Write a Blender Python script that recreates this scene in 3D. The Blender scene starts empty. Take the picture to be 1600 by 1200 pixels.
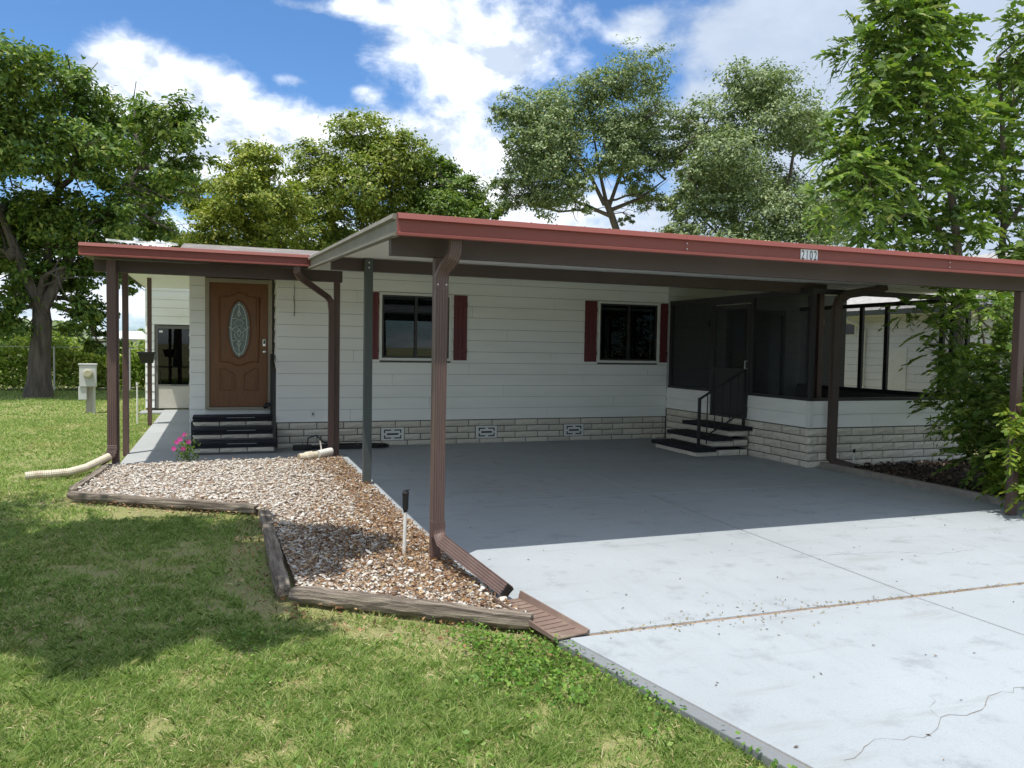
import bpy, bmesh, math, random
import numpy as np
from mathutils import Vector, Matrix
PI = math.pi
R_ = math.radians
sc = bpy.context.scene
COL = sc.collection
random.seed(7)

# ------------------------------------------------------------------ camera, sky, sun, exposure
cam_d = bpy.data.cameras.new('camera')
cam = bpy.data.objects.new('camera', cam_d); COL.objects.link(cam); sc.camera = cam
cam_d.sensor_width = 36.0; cam_d.lens = 1230.0/1600.0*36.0
cam_d.clip_start = 0.05; cam_d.clip_end = 3000
CM = Matrix(((0.93702746, 0.0, -0.34925569), (-0.34885659, 0.04779243, -0.93595671), (0.01669178, 0.99885729, 0.04478282)))
cam.matrix_world = Matrix.Translation((0, 0, 1.69)) @ CM.to_4x4()

SUN_DIR = Vector((-0.24, -0.23, 1.0)).normalized()          # towards the sun
SUN_EL = math.asin(SUN_DIR.z); SUN_AZ = math.atan2(SUN_DIR.x, SUN_DIR.y)
sun_d = bpy.data.lights.new('sun', 'SUN'); sun = bpy.data.objects.new('sun', sun_d); COL.objects.link(sun)
sun_d.energy = 2.3; sun_d.angle = R_(0.53); sun_d.color = (1.0, 0.955, 0.88)
sun.rotation_euler = (-SUN_DIR).to_track_quat('-Z', 'Y').to_euler()
sun.location = (-6, -6, 20)
vs = sc.view_settings
vs.view_transform = 'Standard'; vs.look = 'None'; vs.gamma = 1.0; vs.use_curve_mapping = False; vs.exposure = 1.20
sc.cycles.use_denoising = True; sc.cycles.denoiser = 'OPENIMAGEDENOISE'; sc.cycles.denoising_input_passes = 'RGB_ALBEDO_NORMAL'; sc.cycles.denoising_prefilter = 'NONE'
sc.cycles.max_bounces = 10; sc.cycles.transparent_max_bounces = 24; sc.cycles.diffuse_bounces = 5

class X:
    """tiny node-expression helper"""
    nt = None
    def __init__(s, k): s.k = k
    @staticmethod
    def m(op, *a, clamp=False):
        n = X.nt.nodes.new('ShaderNodeMath'); n.operation = op; n.use_clamp = clamp
        for i, v in enumerate(a):
            if isinstance(v, X): X.nt.links.new(v.k, n.inputs[i])
            else: n.inputs[i].default_value = v
        return X(n.outputs[0])
    def __add__(s, o): return X.m('ADD', s, o)
    __radd__ = __add__
    def __sub__(s, o): return X.m('SUBTRACT', s, o)
    def __rsub__(s, o): return X.m('SUBTRACT', o, s)
    def __mul__(s, o): return X.m('MULTIPLY', s, o)
    __rmul__ = __mul__
    def __truediv__(s, o): return X.m('DIVIDE', s, o)
    def sstep(s, a, b):
        n = X.nt.nodes.new('ShaderNodeMapRange'); n.interpolation_type = 'SMOOTHSTEP'
        X.nt.links.new(s.k, n.inputs[0]); n.inputs[1].default_value = a; n.inputs[2].default_value = b
        return X(n.outputs[0])

w = bpy.data.worlds.new('World'); sc.world = w; w.use_nodes = True
nt = w.node_tree; nt.nodes.clear(); X.nt = nt
out = nt.nodes.new('ShaderNodeOutputWorld'); bg = nt.nodes.new('ShaderNodeBackground'); bg.inputs[1].default_value = 0.134
nt.links.new(bg.outputs[0], out.inputs[0])
sky = nt.nodes.new('ShaderNodeTexSky'); sky.sky_type = 'NISHITA'; sky.sun_disc = False
sky.sun_elevation = SUN_EL; sky.sun_rotation = SUN_AZ; sky.altitude = 10; sky.air_density = 1.0; sky.dust_density = 0.6; sky.ozone_density = 2.5
tc = nt.nodes.new('ShaderNodeTexCoord'); sep = nt.nodes.new('ShaderNodeSeparateXYZ'); nt.links.new(tc.outputs['Generated'], sep.inputs[0])
dx, dy, dz = X(sep.outputs[0]), X(sep.outputs[1]), X(sep.outputs[2])
DEG = 57.29578
az = X.m('ARCTAN2', dx, dy)*DEG
el = X.m('ARCSINE', dz)*DEG
def wnoise(scale, detail, rough, off=(0, 0, 0), zs=1.9, dist=0.0):
    mp = nt.nodes.new('ShaderNodeMapping'); mp.inputs['Scale'].default_value = (1, 1, zs); mp.inputs['Location'].default_value = off
    n = nt.nodes.new('ShaderNodeTexNoise'); n.inputs['Scale'].default_value = scale; n.inputs['Detail'].default_value = detail
    n.inputs['Roughness'].default_value = rough; n.inputs['Distortion'].default_value = dist
    nt.links.new(tc.outputs['Generated'], mp.inputs[0]); nt.links.new(mp.outputs[0], n.inputs['Vector'])
    return X(n.outputs[0])
# cumulus masses: azimuth, elevation, half widths in degrees, weight
CLOUDS = [(-5.5,16.6,2.8,2.2,1.0),(-1.7,15.2,3.6,2.1,1),(2.4,14.0,4.2,1.8,1),(7.5,13.6,4.9,1.5,1),(11.3,14.7,2.5,1.2,.8),(.3,12.2,8.5,1.6,.6),
 (17.3,21.1,5.5,2.9,.9),(15.6,15.3,3.2,3.3,.65),(19.3,12.9,3.2,2.6,.6),(9.6,22.4,2.7,.8,.55),(5.3,22.2,2.6,.4,.4),(4.5,17.6,1.2,.4,.4),(9.8,17.1,1.1,.6,.45),
 (41.1,20.2,7.2,4.0,1),(38.8,15.0,6.7,4.7,.9),(47.6,18.7,6.8,4.5,1),(29.1,21.6,2.0,1.3,.6),(29.1,15.2,2.5,1.2,.5),(49.7,10.2,6.5,5.7,.9),(2.4,4.2,26,4.2,.72),(38.3,4.8,24,5.0,.85),(20,8.5,7,3.5,.7)]
dens = None
for a0, e0, sa, se, wt in CLOUDS:
    u = (az - a0)*(1.0/(sa*1.25)); v = (el - e0)*(1.0/(se*1.25))
    g = X.m('EXPONENT', (u*u + v*v)*-1.0)*wt
    dens = g if dens is None else X.m('MAXIMUM', dens, g) + X.m('MINIMUM', dens, g)*0.35
# broken cumulus goes on over the unseen sky, cover raised for more fill light
away = X.m('MAXIMUM', X.m('ABSOLUTE', az - 20.0).sstep(36, 52), el.sstep(23, 32))
cover = wnoise(2.1, 3, .5, (3.1, .4, 1.2), zs=2.6).sstep(.37, .55)
dens = dens*(1.0 - away) + cover*away*0.95
n1 = wnoise(9.0, 9, .58, (.3, .2, .7), zs=1.7, dist=.25)
n2 = wnoise(30.0, 7, .6, (1.3, .8, 2.7), zs=1.5)
n1u = wnoise(9.0, 9, .58, (.3-.012, .2-.012, .7-.03), zs=1.7, dist=.25)   # the density a little nearer the sun
field = dens + (n1 - .5)*1.15 + (n2 - .5)*.28
mask = field.sstep(.22, .68)
lit = ((n1 - n1u)*5.5 + .55 + (n2-.5)*.5 - (field - .55)*.34)
lit = X.m('MINIMUM', X.m('MAXIMUM', lit, .0), 1.0)
grey = X.m('MINIMUM', az.sstep(20, 33)*.92, 1.0)
ramp = nt.nodes.new('ShaderNodeMix'); ramp.data_type = 'RGBA'
nt.links.new(lit.k, ramp.inputs[0]); ramp.inputs[6].default_value = (2.2, 2.55, 3.1, 1); ramp.inputs[7].default_value = (4.7, 4.85, 5.1, 1)
gm = nt.nodes.new('ShaderNodeMix'); gm.data_type = 'RGBA'; nt.links.new((grey*(1.0-away)).k, gm.inputs[0]); nt.links.new(ramp.outputs[2], gm.inputs[6]); gm.inputs[7].default_value = (1.9, 2.25, 2.8, 1)
tint = nt.nodes.new('ShaderNodeMix'); tint.data_type = 'RGBA'; tint.blend_type = 'MULTIPLY'; tint.inputs[0].default_value = 1.0
nt.links.new(sky.outputs[0], tint.inputs[6]); tint.inputs[7].default_value = (.31, .45, .58, 1)
cm = nt.nodes.new('ShaderNodeMix'); cm.data_type = 'RGBA'; nt.links.new((mask*el.sstep(-2, 2)).k, cm.inputs[0])
nt.links.new(tint.outputs[2], cm.inputs[6]); nt.links.new(gm.outputs[2], cm.inputs[7])
nt.links.new(cm.outputs[2], bg.inputs[0])

# ------------------------------------------------------------------ helpers
def tag(o, label=None, cat=None, group=None, kind=None):
    if label: o['label'] = label
    if cat: o['category'] = cat
    if group: o['group'] = group
    if kind: o['kind'] = kind
    return o
def link(name, me, parent=None, m=None):
    o = bpy.data.objects.new(name, me); COL.objects.link(o)
    if parent: o.parent = parent
    if m and not me.materials: me.materials.append(m)
    return o
def thing(name, label, cat, group=None, loc=(0, 0, 0)):
    o = bpy.data.objects.new(name, None); COL.objects.link(o); o.empty_display_size = .2
    return tag(o, label, cat, group)
class MB:
    def __init__(s): s.v = []; s.f = []
    def add(s, vs_, fs):
        b = len(s.v); s.v += [tuple(p) for p in vs_]; s.f += [tuple(b+i for i in f) for f in fs]; return s
    def box(s, x0, x1, y0, y1, z0, z1):
        return s.add([(x0,y0,z0),(x1,y0,z0),(x1,y1,z0),(x0,y1,z0),(x0,y0,z1),(x1,y0,z1),(x1,y1,z1),(x0,y1,z1)],
            [(0,3,2,1),(4,5,6,7),(0,1,5,4),(1,2,6,5),(2,3,7,6),(3,0,4,7)])
    def hexa(s, p):   # 8 points, bottom ring then top ring (counter-clockwise from above)
        return s.add(p, [(0,3,2,1),(4,5,6,7),(0,1,5,4),(1,2,6,5),(2,3,7,6),(3,0,4,7)])
    def poly(s, pts, z0, z1):
        n = len(pts); v = [(x, y, z0) for x, y in pts] + [(x, y, z1) for x, y in pts]
        return s.add(v, [tuple(range(n-1, -1, -1)), tuple(range(n, 2*n))] + [(i, (i+1) % n, n+(i+1) % n, n+i) for i in range(n)])
    def sweep(s, prof, path, up=(0, 0, 1), closed=False, scale=None, cap=True):
        P = [Vector(p) for p in path]; n = len(P); k = len(prof); rings = []; up = Vector(up)
        for i in range(n):
            a = P[(i-1) % n] if (closed or i > 0) else P[i]; b = P[(i+1) % n] if (closed or i < n-1) else P[i]
            t = (b-a).normalized()
            sx = t.cross(up)
            if sx.length < 1e-4: sx = t.cross(Vector((0, 1, 0)))
            sx.normalize(); uy = sx.cross(t).normalized()
            m = 1.0
            if 0 < i < n-1 or closed:
                d1 = (P[i]-a).normalized(); c = max(.35, t.dot(d1)); m = 1.0/c if c < .999 else 1.0
            q = scale[i] if scale else 1.0
            rings.append([P[i] + sx*(x*q*(m if abs(sx.dot((b-P[i]).normalized()-(P[i]-a).normalized() if (0<i<n-1) else Vector((0,0,0)))) > .01 else 1)) + uy*(y*q*(m if abs(uy.dot((b-P[i]).normalized()-(P[i]-a).normalized() if (0<i<n-1) else Vector((0,0,0)))) > .01 else 1)) for x, y in prof])
        v = [p for r in rings for p in r]; f = []
        for i in range(n if closed else n-1):
            j = (i+1) % n
            for q in range(k): f.append((i*k+q, i*k+(q+1) % k, j*k+(q+1) % k, j*k+q))
        if cap and not closed: f += [tuple(range(k-1, -1, -1)), tuple((n-1)*k+q for q in range(k))]
        return s.add(v, f)
    def tube(s, path, r, n=8, up=(0, 0, 1), closed=False):
        rr = r if isinstance(r, (list, tuple)) else [r]*len(path)
        return s.sweep([(math.cos(2*PI*i/n), math.sin(2*PI*i/n)) for i in range(n)], path, up, closed, scale=rr)
    def mesh(s, name, smooth=False):
        me = bpy.data.meshes.new(name); me.from_pydata(s.v, [], s.f); me.validate()
        bm = bmesh.new(); bm.from_mesh(me); bmesh.ops.recalc_face_normals(bm, faces=bm.faces); bm.to_mesh(me); bm.free()
        if smooth: me.polygons.foreach_set('use_smooth', [True]*len(me.polygons))
        return me
    def build(s, name, m, parent=None, smooth=False, bevel=0.0, seg=2):
        o = link(name, s.mesh(name, smooth), parent, m)
        if bevel:
            b = o.modifiers.new('bevel', 'BEVEL'); b.width = bevel; b.segments = seg; b.limit_method = 'ANGLE'; b.angle_limit = R_(40)
        return o
def np_mesh(name, V, F, m, parent=None, smooth=False):
    """V (n,3); F (m,k) array of equal-sized faces"""
    me = bpy.data.meshes.new(name); V = np.ascontiguousarray(V, dtype=np.float32); F = np.ascontiguousarray(F, dtype=np.int32)
    k = F.shape[1]; me.vertices.add(len(V)); me.vertices.foreach_set('co', V.ravel())
    me.loops.add(F.size); me.loops.foreach_set('vertex_index', F.ravel())
    me.polygons.add(len(F)); me.polygons.foreach_set('loop_start', np.arange(0, F.size, k, dtype=np.int32)); me.polygons.foreach_set('loop_total', np.full(len(F), k, dtype=np.int32))
    if smooth: me.polygons.foreach_set('use_smooth', np.ones(len(F), dtype=bool))
    me.update(calc_edges=True)
    return link(name, me, parent, m)

# ------------------------------------------------------------------ materials
def nmat(name):
    m = bpy.data.materials.new(name); m.use_nodes = True; t = m.node_tree; t.nodes.clear()
    o = t.nodes.new('ShaderNodeOutputMaterial'); b = t.nodes.new('ShaderNodeBsdfPrincipled'); t.links.new(b.outputs[0], o.inputs[0])
    return m, t, b, o
def tnoise(t, scale, detail=4, rough=.55, vec=(1, 1, 1), coord='Object', rot=(0, 0, 0)):
    c = t.nodes.new('ShaderNodeTexCoord'); mp = t.nodes.new('ShaderNodeMapping'); mp.inputs['Scale'].default_value = vec; mp.inputs['Rotation'].default_value = rot
    n = t.nodes.new('ShaderNodeTexNoise'); n.inputs['Scale'].default_value = scale; n.inputs['Detail'].default_value = detail; n.inputs['Roughness'].default_value = rough
    t.links.new(c.outputs[coord], mp.inputs[0]); t.links.new(mp.outputs[0], n.inputs['Vector'])
    return n.outputs[0]
def tramp(t, fac, stops):
    r = t.nodes.new('ShaderNodeValToRGB'); e = r.color_ramp.elements
    while len(e) < len(stops): e.new(.5)
    for q, (p, c) in zip(e, stops): q.position = p; q.color = (*c, 1)
    t.links.new(fac, r.inputs[0]); return r.outputs[0]
def tmix(t, fac, a, b, mode='MIX'):
    n = t.nodes.new('ShaderNodeMix'); n.data_type = 'RGBA'; n.blend_type = mode
    for i, v in ((0, fac), (6, a), (7, b)):
        if isinstance(v, (int, float)): n.inputs[i].default_value = v
        elif isinstance(v, tuple): n.inputs[i].default_value = (*v, 1)
        else: t.links.new(v, n.inputs[i])
    return n.outputs[2]
def tbump(t, b, h, strength=.3, dist=.01):
    n = t.nodes.new('ShaderNodeBump'); n.inputs['Strength'].default_value = strength; n.inputs['Distance'].default_value = dist
    t.links.new(h, n.inputs['Height']); t.links.new(n.outputs[0], b.inputs['Normal'])
def mul(c, k): return tuple(min(1, v*k) for v in c)
def M(name, c, rough=.55, var=.12, scale=6, vec=(1, 1, 1), bump=0, bscale=60, bvec=(1, 1, 1), metal=0, dirt=None, dscale=1.5, damt=.5, rnd=0):
    m, t, b, o = nmat(name); X.nt = t
    col = tramp(t, tnoise(t, scale, 5, .6, vec), [(.3, mul(c, 1-var)), (.7, mul(c, 1+var))])
    if dirt:
        d = X(tnoise(t, dscale, 7, .65, vec)).sstep(.48, .75)*damt
        col = tmix(t, d.k, col, dirt)
    if rnd:
        oi = t.nodes.new('ShaderNodeObjectInfo'); r = X(oi.outputs['Random'])
        hs = t.nodes.new('ShaderNodeHueSaturation'); t.links.new(col, hs.inputs['Color'])
        t.links.new((r*rnd + (1-rnd*.5)).k, hs.inputs['Value']); col = hs.outputs[0]
    t.links.new(col, b.inputs['Base Color']); b.inputs['Roughness'].default_value = rough; b.inputs['Metallic'].default_value = metal
    if bump: tbump(t, b, tnoise(t, bscale, 6, .6, bvec), bump, .006)
    return m
def island(t):
    g = t.nodes.new('ShaderNodeNewGeometry'); return g.outputs['Random Per Island']
def leafmat(name, stops, trans=.35, rough=.5, patch=None, pscale=.6, spec=.35):
    m, t, b, o = nmat(name)
    col = tramp(t, island(t), stops)
    if patch:
        X.nt = t; col = tmix(t, (X(tnoise(t, pscale, 4, .6)).sstep(.46, .66)*patch[1]).k, col, patch[0])
    t.links.new(col, b.inputs['Base Color']); b.inputs['Roughness'].default_value = rough; b.inputs['Specular IOR Level'].default_value = spec
    tr = t.nodes.new('ShaderNodeBsdfTranslucent'); t.links.new(tmix(t, 1.0, col, (1.0, 1.15, .45), 'MULTIPLY'), tr.inputs[0])
    mx = t.nodes.new('ShaderNodeMixShader'); mx.inputs[0].default_value = trans
    t.links.new(b.outputs[0], mx.inputs[1]); t.links.new(tr.outputs[0], mx.inputs[2]); t.links.new(mx.outputs[0], o.inputs[0])
    return m
def glassmat(name, tint, refl=1.0):
    m, t, b, o = nmat(name); t.nodes.remove(b)
    tr = t.nodes.new('ShaderNodeBsdfTransparent'); tr.inputs[0].default_value = (*tint, 1)
    gl = t.nodes.new('ShaderNodeBsdfGlossy'); gl.inputs['Roughness'].default_value = .01; gl.inputs[0].default_value = (refl, refl, refl, 1)
    fr = t.nodes.new('ShaderNodeFresnel'); fr.inputs[0].default_value = 1.45
    mx = t.nodes.new('ShaderNodeMixShader'); t.links.new(fr.outputs[0], mx.inputs[0]); t.links.new(tr.outputs[0], mx.inputs[1]); t.links.new(gl.outputs[0], mx.inputs[2])
    t.links.new(mx.outputs[0], o.inputs[0]); return m
def screenmat(name, openness, c=(.03, .032, .035)):
    m, t, b, o = nmat(name); b.inputs['Base Color'].default_value = (*c, 1); b.inputs['Roughness'].default_value = .8
    tr = t.nodes.new('ShaderNodeBsdfTransparent'); mx = t.nodes.new('ShaderNodeMixShader'); mx.inputs[0].default_value = openness
    t.links.new(b.outputs[0], mx.inputs[1]); t.links.new(tr.outputs[0], mx.inputs[2]); t.links.new(mx.outputs[0], o.inputs[0]); return m

SIDING = M('white_siding', (.84, .85, .83), .5, .03, 2.5, (.4, 1, 3), bump=.12, bscale=40, bvec=(.3, 1, 4), dirt=(.60, .60, .54), dscale=.9, damt=.3)
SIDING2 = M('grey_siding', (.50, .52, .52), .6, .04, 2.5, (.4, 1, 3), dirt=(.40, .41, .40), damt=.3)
RED = M('red_metal', (.205, .052, .039), .6, .08, 1.2, (.4, 1, 1), dirt=(.23, .075, .056), dscale=1.6, damt=.6)
BROWN = M('brown_metal', (.125, .080, .069), .45, .10, 2.5, (1, 1, .4), dirt=(.22, .15, .12), dscale=3, damt=.4)
DBROWN = M('dark_brown_beam', (.058, .038, .031), .55, .1, 1.5, dirt=(.078, .054, .044), damt=.4)
GREENM = M('dark_green_metal', (.05, .062, .06), .45, .1, 2, dirt=(.09, .095, .09), damt=.3)
OLIVE = M('weathered_roof_edge', (.20, .19, .155), .55, .15, 3, dirt=(.12, .11, .09), dscale=5, damt=.5)
PANW = M('white_pan_underside', (.82, .82, .80), .5, .03, 1.5, dirt=(.52, .52, .50), damt=.3)
PANT = M('dirty_pan_top', (.45, .44, .41), .7, .12, 2, dirt=(.22, .18, .13), dscale=4, damt=.7)
ROOFM = M('brown_roof_coating', (.17, .15, .135), .8, .1, 2, dirt=(.55, .54, .52), dscale=1.6, damt=.55, bump=.2)
MAROON = M('maroon_shutter', (.125, .021, .025), .5, .1, 3, (1, 1, .3), bump=.15, bscale=30, bvec=(3, 1, .3))
BLACKM = M('black_metal', (.014, .014, .016), .45, .1)
BRONZE = M('dark_bronze_frame', (.028, .026, .028), .45, .1)
WHITEF = M('white_frame', (.74, .75, .72), .5, .04, dirt=(.5, .5, .46), damt=.3)
TAUPE = M('taupe_door_frame', (.30, .265, .21), .55, .06)
CARPET = M('black_tread_carpet', (.012, .013, .018), .95, .3, 60, bump=.6, bscale=260)
BRICK = M('cream_split_brick', (.68, .64, .55), .9, .16, 14, bump=.9, bscale=34, dirt=(.36, .34, .29), dscale=4, damt=.5, rnd=.22)
GROUT_SHADE = M('grey_grout_lap_shade', (.11, .107, .10), .95, .15, 20, bump=.3)  # brick grout; behind lap siding its dark tone is painted shade in the gaps
CHROME = M('satin_nickel', (.72, .70, .66), .28, .04, metal=1)
PVC = M('white_pvc', (.74, .73, .68), .45, .05, 8, dirt=(.42, .36, .26), dscale=6, damt=.6)
PVCY = M('aged_drain_pipe', (.60, .54, .42), .6, .08, 5, dirt=(.30, .24, .16), dscale=5, damt=.7)
BLACKP = M('black_plastic', (.012, .012, .013), .4, .1)
GALV = M('grey_enamel', (.50, .51, .50), .5, .05, dirt=(.36, .36, .34), damt=.4)
INTER = M('dark_interior', (.035, .035, .038), .9, .2)
BLIND = M('dark_blind', (.34, .38, .42), .6, .1)
LEADM = M('lead_came', (.62, .64, .62), .35, .05, metal=.6)
BARK = M('grey_bark', (.085, .071, .058), .95, .5, 9, (1, 1, .18), bump=1.0, bscale=9, bvec=(1, 1, .2))
BARKL = M('pale_bark', (.13, .108, .088), .95, .25, 7, (1, 1, .25), bump=.8, bscale=16, bvec=(1, 1, .25))
TIMBER = M('weathered_timber', (.20, .17, .135), .95, .35, 10, (1, 1, 1), bump=1.0, bscale=26)
SPLASH = M('brown_splash_plastic', (.17, .115, .092), .8, .15, 6, dirt=(.30, .25, .185), dscale=5, damt=.7)
SHINGLE = M('grey_shingle', (.33, .32, .31), .95, .25, 9, (1, 1, 1), bump=.5, bscale=30)
DIRT = M('joint_dirt', (.26, .185, .13), .98, .3, 30, bump=.6, bscale=90)
GLASS = glassmat('window_glass', (.5, .55, .57))
GLASSD = glassmat('tinted_glass', (.25, .28, .30))
SCREEN = screenmat('dark_screen_mesh', .36, (.012, .014, .017))
SCREENL = screenmat('light_screen_mesh', .74)

def timber_mat(name, ang):
    m, t, b, o = nmat(name)
    v = (14, 14, 14); c = t.nodes.new('ShaderNodeTexCoord'); mp = t.nodes.new('ShaderNodeMapping'); mp.vector_type = 'TEXTURE'
    mp.inputs['Rotation'].default_value = (0, 0, ang); mp.inputs['Scale'].default_value = (6, .35, .35)
    n = t.nodes.new('ShaderNodeTexNoise'); n.inputs['Scale'].default_value = 10; n.inputs['Detail'].default_value = 8; n.inputs['Roughness'].default_value = .7
    t.links.new(c.outputs['Object'], mp.inputs[0]); t.links.new(mp.outputs[0], n.inputs['Vector'])
    col = tramp(t, n.outputs[0], [(.30, (.030, .024, .019)), (.46, (.14, .112, .088)), (.62, (.30, .255, .20)), (.8, (.40, .36, .30))])
    t.links.new(col, b.inputs['Base Color']); b.inputs['Roughness'].default_value = .95; tbump(t, b, n.outputs[0], 1.0, .025)
    return m

def concrete(name, base, stain=.5):
    m, t, b, o = nmat(name); X.nt = t
    big = tnoise(t, .55, 6, .6); mid = tnoise(t, 3.2, 8, .7); fine = tnoise(t, 130, 4, .7); strk = tnoise(t, 2.2, 6, .65, (.35, 2.2, 1), rot=(0, 0, .25))
    col = tramp(t, big, [(.32, mul(base, .90)), (.68, mul(base, 1.05))])
    col = tmix(t, (X(mid).sstep(.52, .74)*(.40*stain)).k, col, mul(base, .66))
    col = tmix(t, (X(strk).sstep(.55, .75)*(.42*stain)).k, col, (base[0]*.78, base[1]*.77, base[2]*.72))
    tyre = X(tnoise(t, 1.6, 7, .7, (2.4, .22, 1))).sstep(.54, .72)*.30
    col = tmix(t, tyre.k, col, mul(base, .72))
    rust = X(tnoise(t, 1.1, 8, .75, (1, 1.6, 1), rot=(0, 0, 1.1))).sstep(.66, .78)*.35
    col = tmix(t, rust.k, col, (base[0]*.86, base[1]*.72, base[2]*.55))
    sp = X(tnoise(t, 55, 4, .7)).sstep(.58, .70)*.5
    col = tmix(t, sp.k, col, mul(base, .55))
    col = tmix(t, (X(fine).sstep(.35, .7)*.30).k, col, mul(base, .6))
    t.links.new(col, b.inputs['Base Color']); b.inputs['Roughness'].default_value = .82
    tbump(t, b, fine, .35, .003); return m
CONC = concrete('pale_painted_concrete', (.345, .378, .402), 2.2)
CONC2 = concrete('bare_grey_concrete', (.20, .215, .225), .8)
CONCW = concrete('walk_concrete', (.36, .375, .375), 1.4)

# ------------------------------------------------------------------ setting: ground, lawn, driveway, walk
def ground_mat():
    m, t, b, o = nmat('lawn_soil'); X.nt = t
    col = tramp(t, tnoise(t, .35, 6, .6), [(.3, (.20, .23, .07)), (.55, (.26, .26, .10)), (.75, (.33, .28, .14))])
    col = tmix(t, (X(tnoise(t, 9, 6, .7)).sstep(.45, .7)*.7).k, col, (.27, .22, .13))
    t.links.new(col, b.inputs['Base Color']); b.inputs['Roughness'].default_value = 1; tbump(t, b, tnoise(t, 40, 5, .7), .8, .02); return m
GROUND = ground_mat()
g = MB(); N = 1500
g.add([(-N, -N, -.06), (N, -N, -.06), (N, N, -.06), (-N, N, -.06)], [(0, 1, 2, 3)])
tag(g.build('ground', GROUND), kind='structure')

drive = MB().poly([(1.74, 13.34), (1.74, 5.1), (1.90, 4.17), (2.45, 1.5), (2.9, -8), (8.6, -8), (8.35, 9.4), (8.2, 9.4), (8.2, 13.34)], -.058, -.010).build('driveway', DIRT); tag(drive, kind='structure')
def slab(pts, parent, m, z1=0.0, name='slab', z0=-.054):
    return MB().poly(pts, z0, z1).build(name, m, parent, bevel=.006, seg=2)
J = .008
slab([(1.74, 8.10-J), (1.74, 5.1), (1.90, 4.17+J), (4.60-J, 4.14+J), (4.76-J, 8.10-J)], drive, CONC)
slab([(4.60+J, 4.14+J), (7.0, 4.12+J), (8.42, 4.11+J), (8.38, 8.10-J), (4.76+J, 8.10-J)], drive, CONC)
slab([(1.74, 13.335), (1.74, 8.10+J*.5), (4.76-J*.5, 8.10+J*.5), (4.86-J*.5, 13.335)], drive, CONC)
slab([(4.76+J*.5, 8.10+J*.5), (8.38, 8.10+J*.5), (8.34, 9.38), (8.19, 9.38), (8.19, 13.335), (4.86+J*.5, 13.335)], drive, CONC)
slab([(1.93, 4.15-J*1.6), (2.50, 1.5), (2.7, 0), (4.70-J, 0), (4.58-J, 4.12-J*1.6)], drive, CONC)
slab([(4.58+J, 4.12-J*1.6), (4.70+J, 0), (8.5, 0), (8.42, 4.09-J*1.6)], drive, CONC)
slab([(2.7, -.02), (2.9, -7.9), (8.55, -7.9), (8.5, -.02)], drive, CONC)
slab([(1.845, 4.15), (1.925, 4.15-.01), (2.49, 1.5), (2.40, 1.5)], drive, CONC2, -.004, 'edge_strip')
# cracks: thin dirt-filled lines
def crack(pts, wd, name='crack', seed=1):
    rnd = random.Random(seed); P = []
    for (a, b) in zip(pts[:-1], pts[1:]):
        n = max(2, int(math.dist(a, b)/.05))
        for i in range(n):
            q = i/n; P.append((a[0]+(b[0]-a[0])*q+rnd.uniform(-.022, .022), a[1]+(b[1]-a[1])*q+rnd.uniform(-.022, .022)))
    P.append(pts[-1]); mb = MB(); V = []
    for i, (x, y) in enumerate(P):
        h = wd*rnd.choice((.25, .5, .8, 1.0, 1.6))
        V += [(x, y-h, .0015), (x, y+h, .0015)]
    mb.add(V, [(2*i, 2*i+2, 2*i+3, 2*i+1) for i in range(len(P)-1)])
    return mb.build(name, DIRTD, drive)
DIRTD = M('dark_crack_dirt', (.19, .18, .165), 1, .3, 30)
crack([(2.33, 2.42), (2.64, 2.60), (2.93, 2.57), (3.05, 2.58), (3.17, 2.66), (3.40, 2.67), (3.59, 2.75), (3.95, 2.80), (4.55, 2.95)], .0019, seed=3)
crack([(3.17, 2.66), (3.22, 2.78), (3.31, 2.86), (3.33, 2.98)], .0014, seed=8)
crack([(4.30, 5.27), (4.77, 5.20), (5.46, 5.12), (5.74, 4.95), (6.2, 4.98)], .0018, seed=4)
crack([(6.22, 6.6), (6.20, 5.69), (6.10, 4.55)], .0016, seed=5)

walk = MB().poly([(-1.30, 21.7), (-1.30, 11.95), (1.72, 12.06), (1.72, 13.3), (-.3, 13.3), (-.3, 21.7)], -.057, -.012).build('walkway', DIRT); tag(walk, kind='structure')
ys = [11.95, 13.62, 15.0, 16.5, 18.0, 19.6, 21.68]
for a, b in zip(ys[:-1], ys[1:]):
    slab([(-1.29, a+.005), (-.30, a+.005), (-.30, b-.005), (-1.29, b-.005)], walk, CONCW)
slab([(-.292, 11.99), (1.725, 12.07), (1.725, 13.28), (-.292, 13.28)], walk, CONCW)

# ------------------------------------------------------------------ brick / siding pieces
def brick_mesh(seed):
    rnd = random.Random(seed); nx, nz = 6, 3; V = []; F = []
    for j in range(nz+1):
        for i in range(nx+1):
            e = i in (0, nx) or j in (0, nz)
            V.append((i/nx-.5, -(.0 if e else .014+rnd.uniform(-.008, .010)), j/nz-.5))
    for j in range(nz):
        for i in range(nx):
            a = j*(nx+1)+i; F.append((a, a+1, a+nx+2, a+nx+1))
    b = len(V); V += [(-.5, .06, -.5), (.5, .06, -.5), (.5, .06, .5), (-.5, .06, .5)]
    bot = [i for i in range(nx+1)]; top = [nz*(nx+1)+i for i in range(nx+1)]
    lf = [j*(nx+1) for j in range(nz+1)]; rt = [j*(nx+1)+nx for j in range(nz+1)]
    F += [tuple(bot[::-1])+(b, b+1), tuple(top)+(b+2, b+3), tuple(lf)+(b+3, b), tuple(rt[::-1])+(b+1, b+2)]
    me = bpy.data.meshes.new('brick'); me.from_pydata(V, [], F); me.validate()
    bm = bmesh.new(); bm.from_mesh(me); bmesh.ops.recalc_face_normals(bm, faces=bm.faces); bm.to_mesh(me); bm.free()
    me.materials.append(BRICK); return me
BRICKS = [brick_mesh(i) for i in range(5)]
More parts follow.
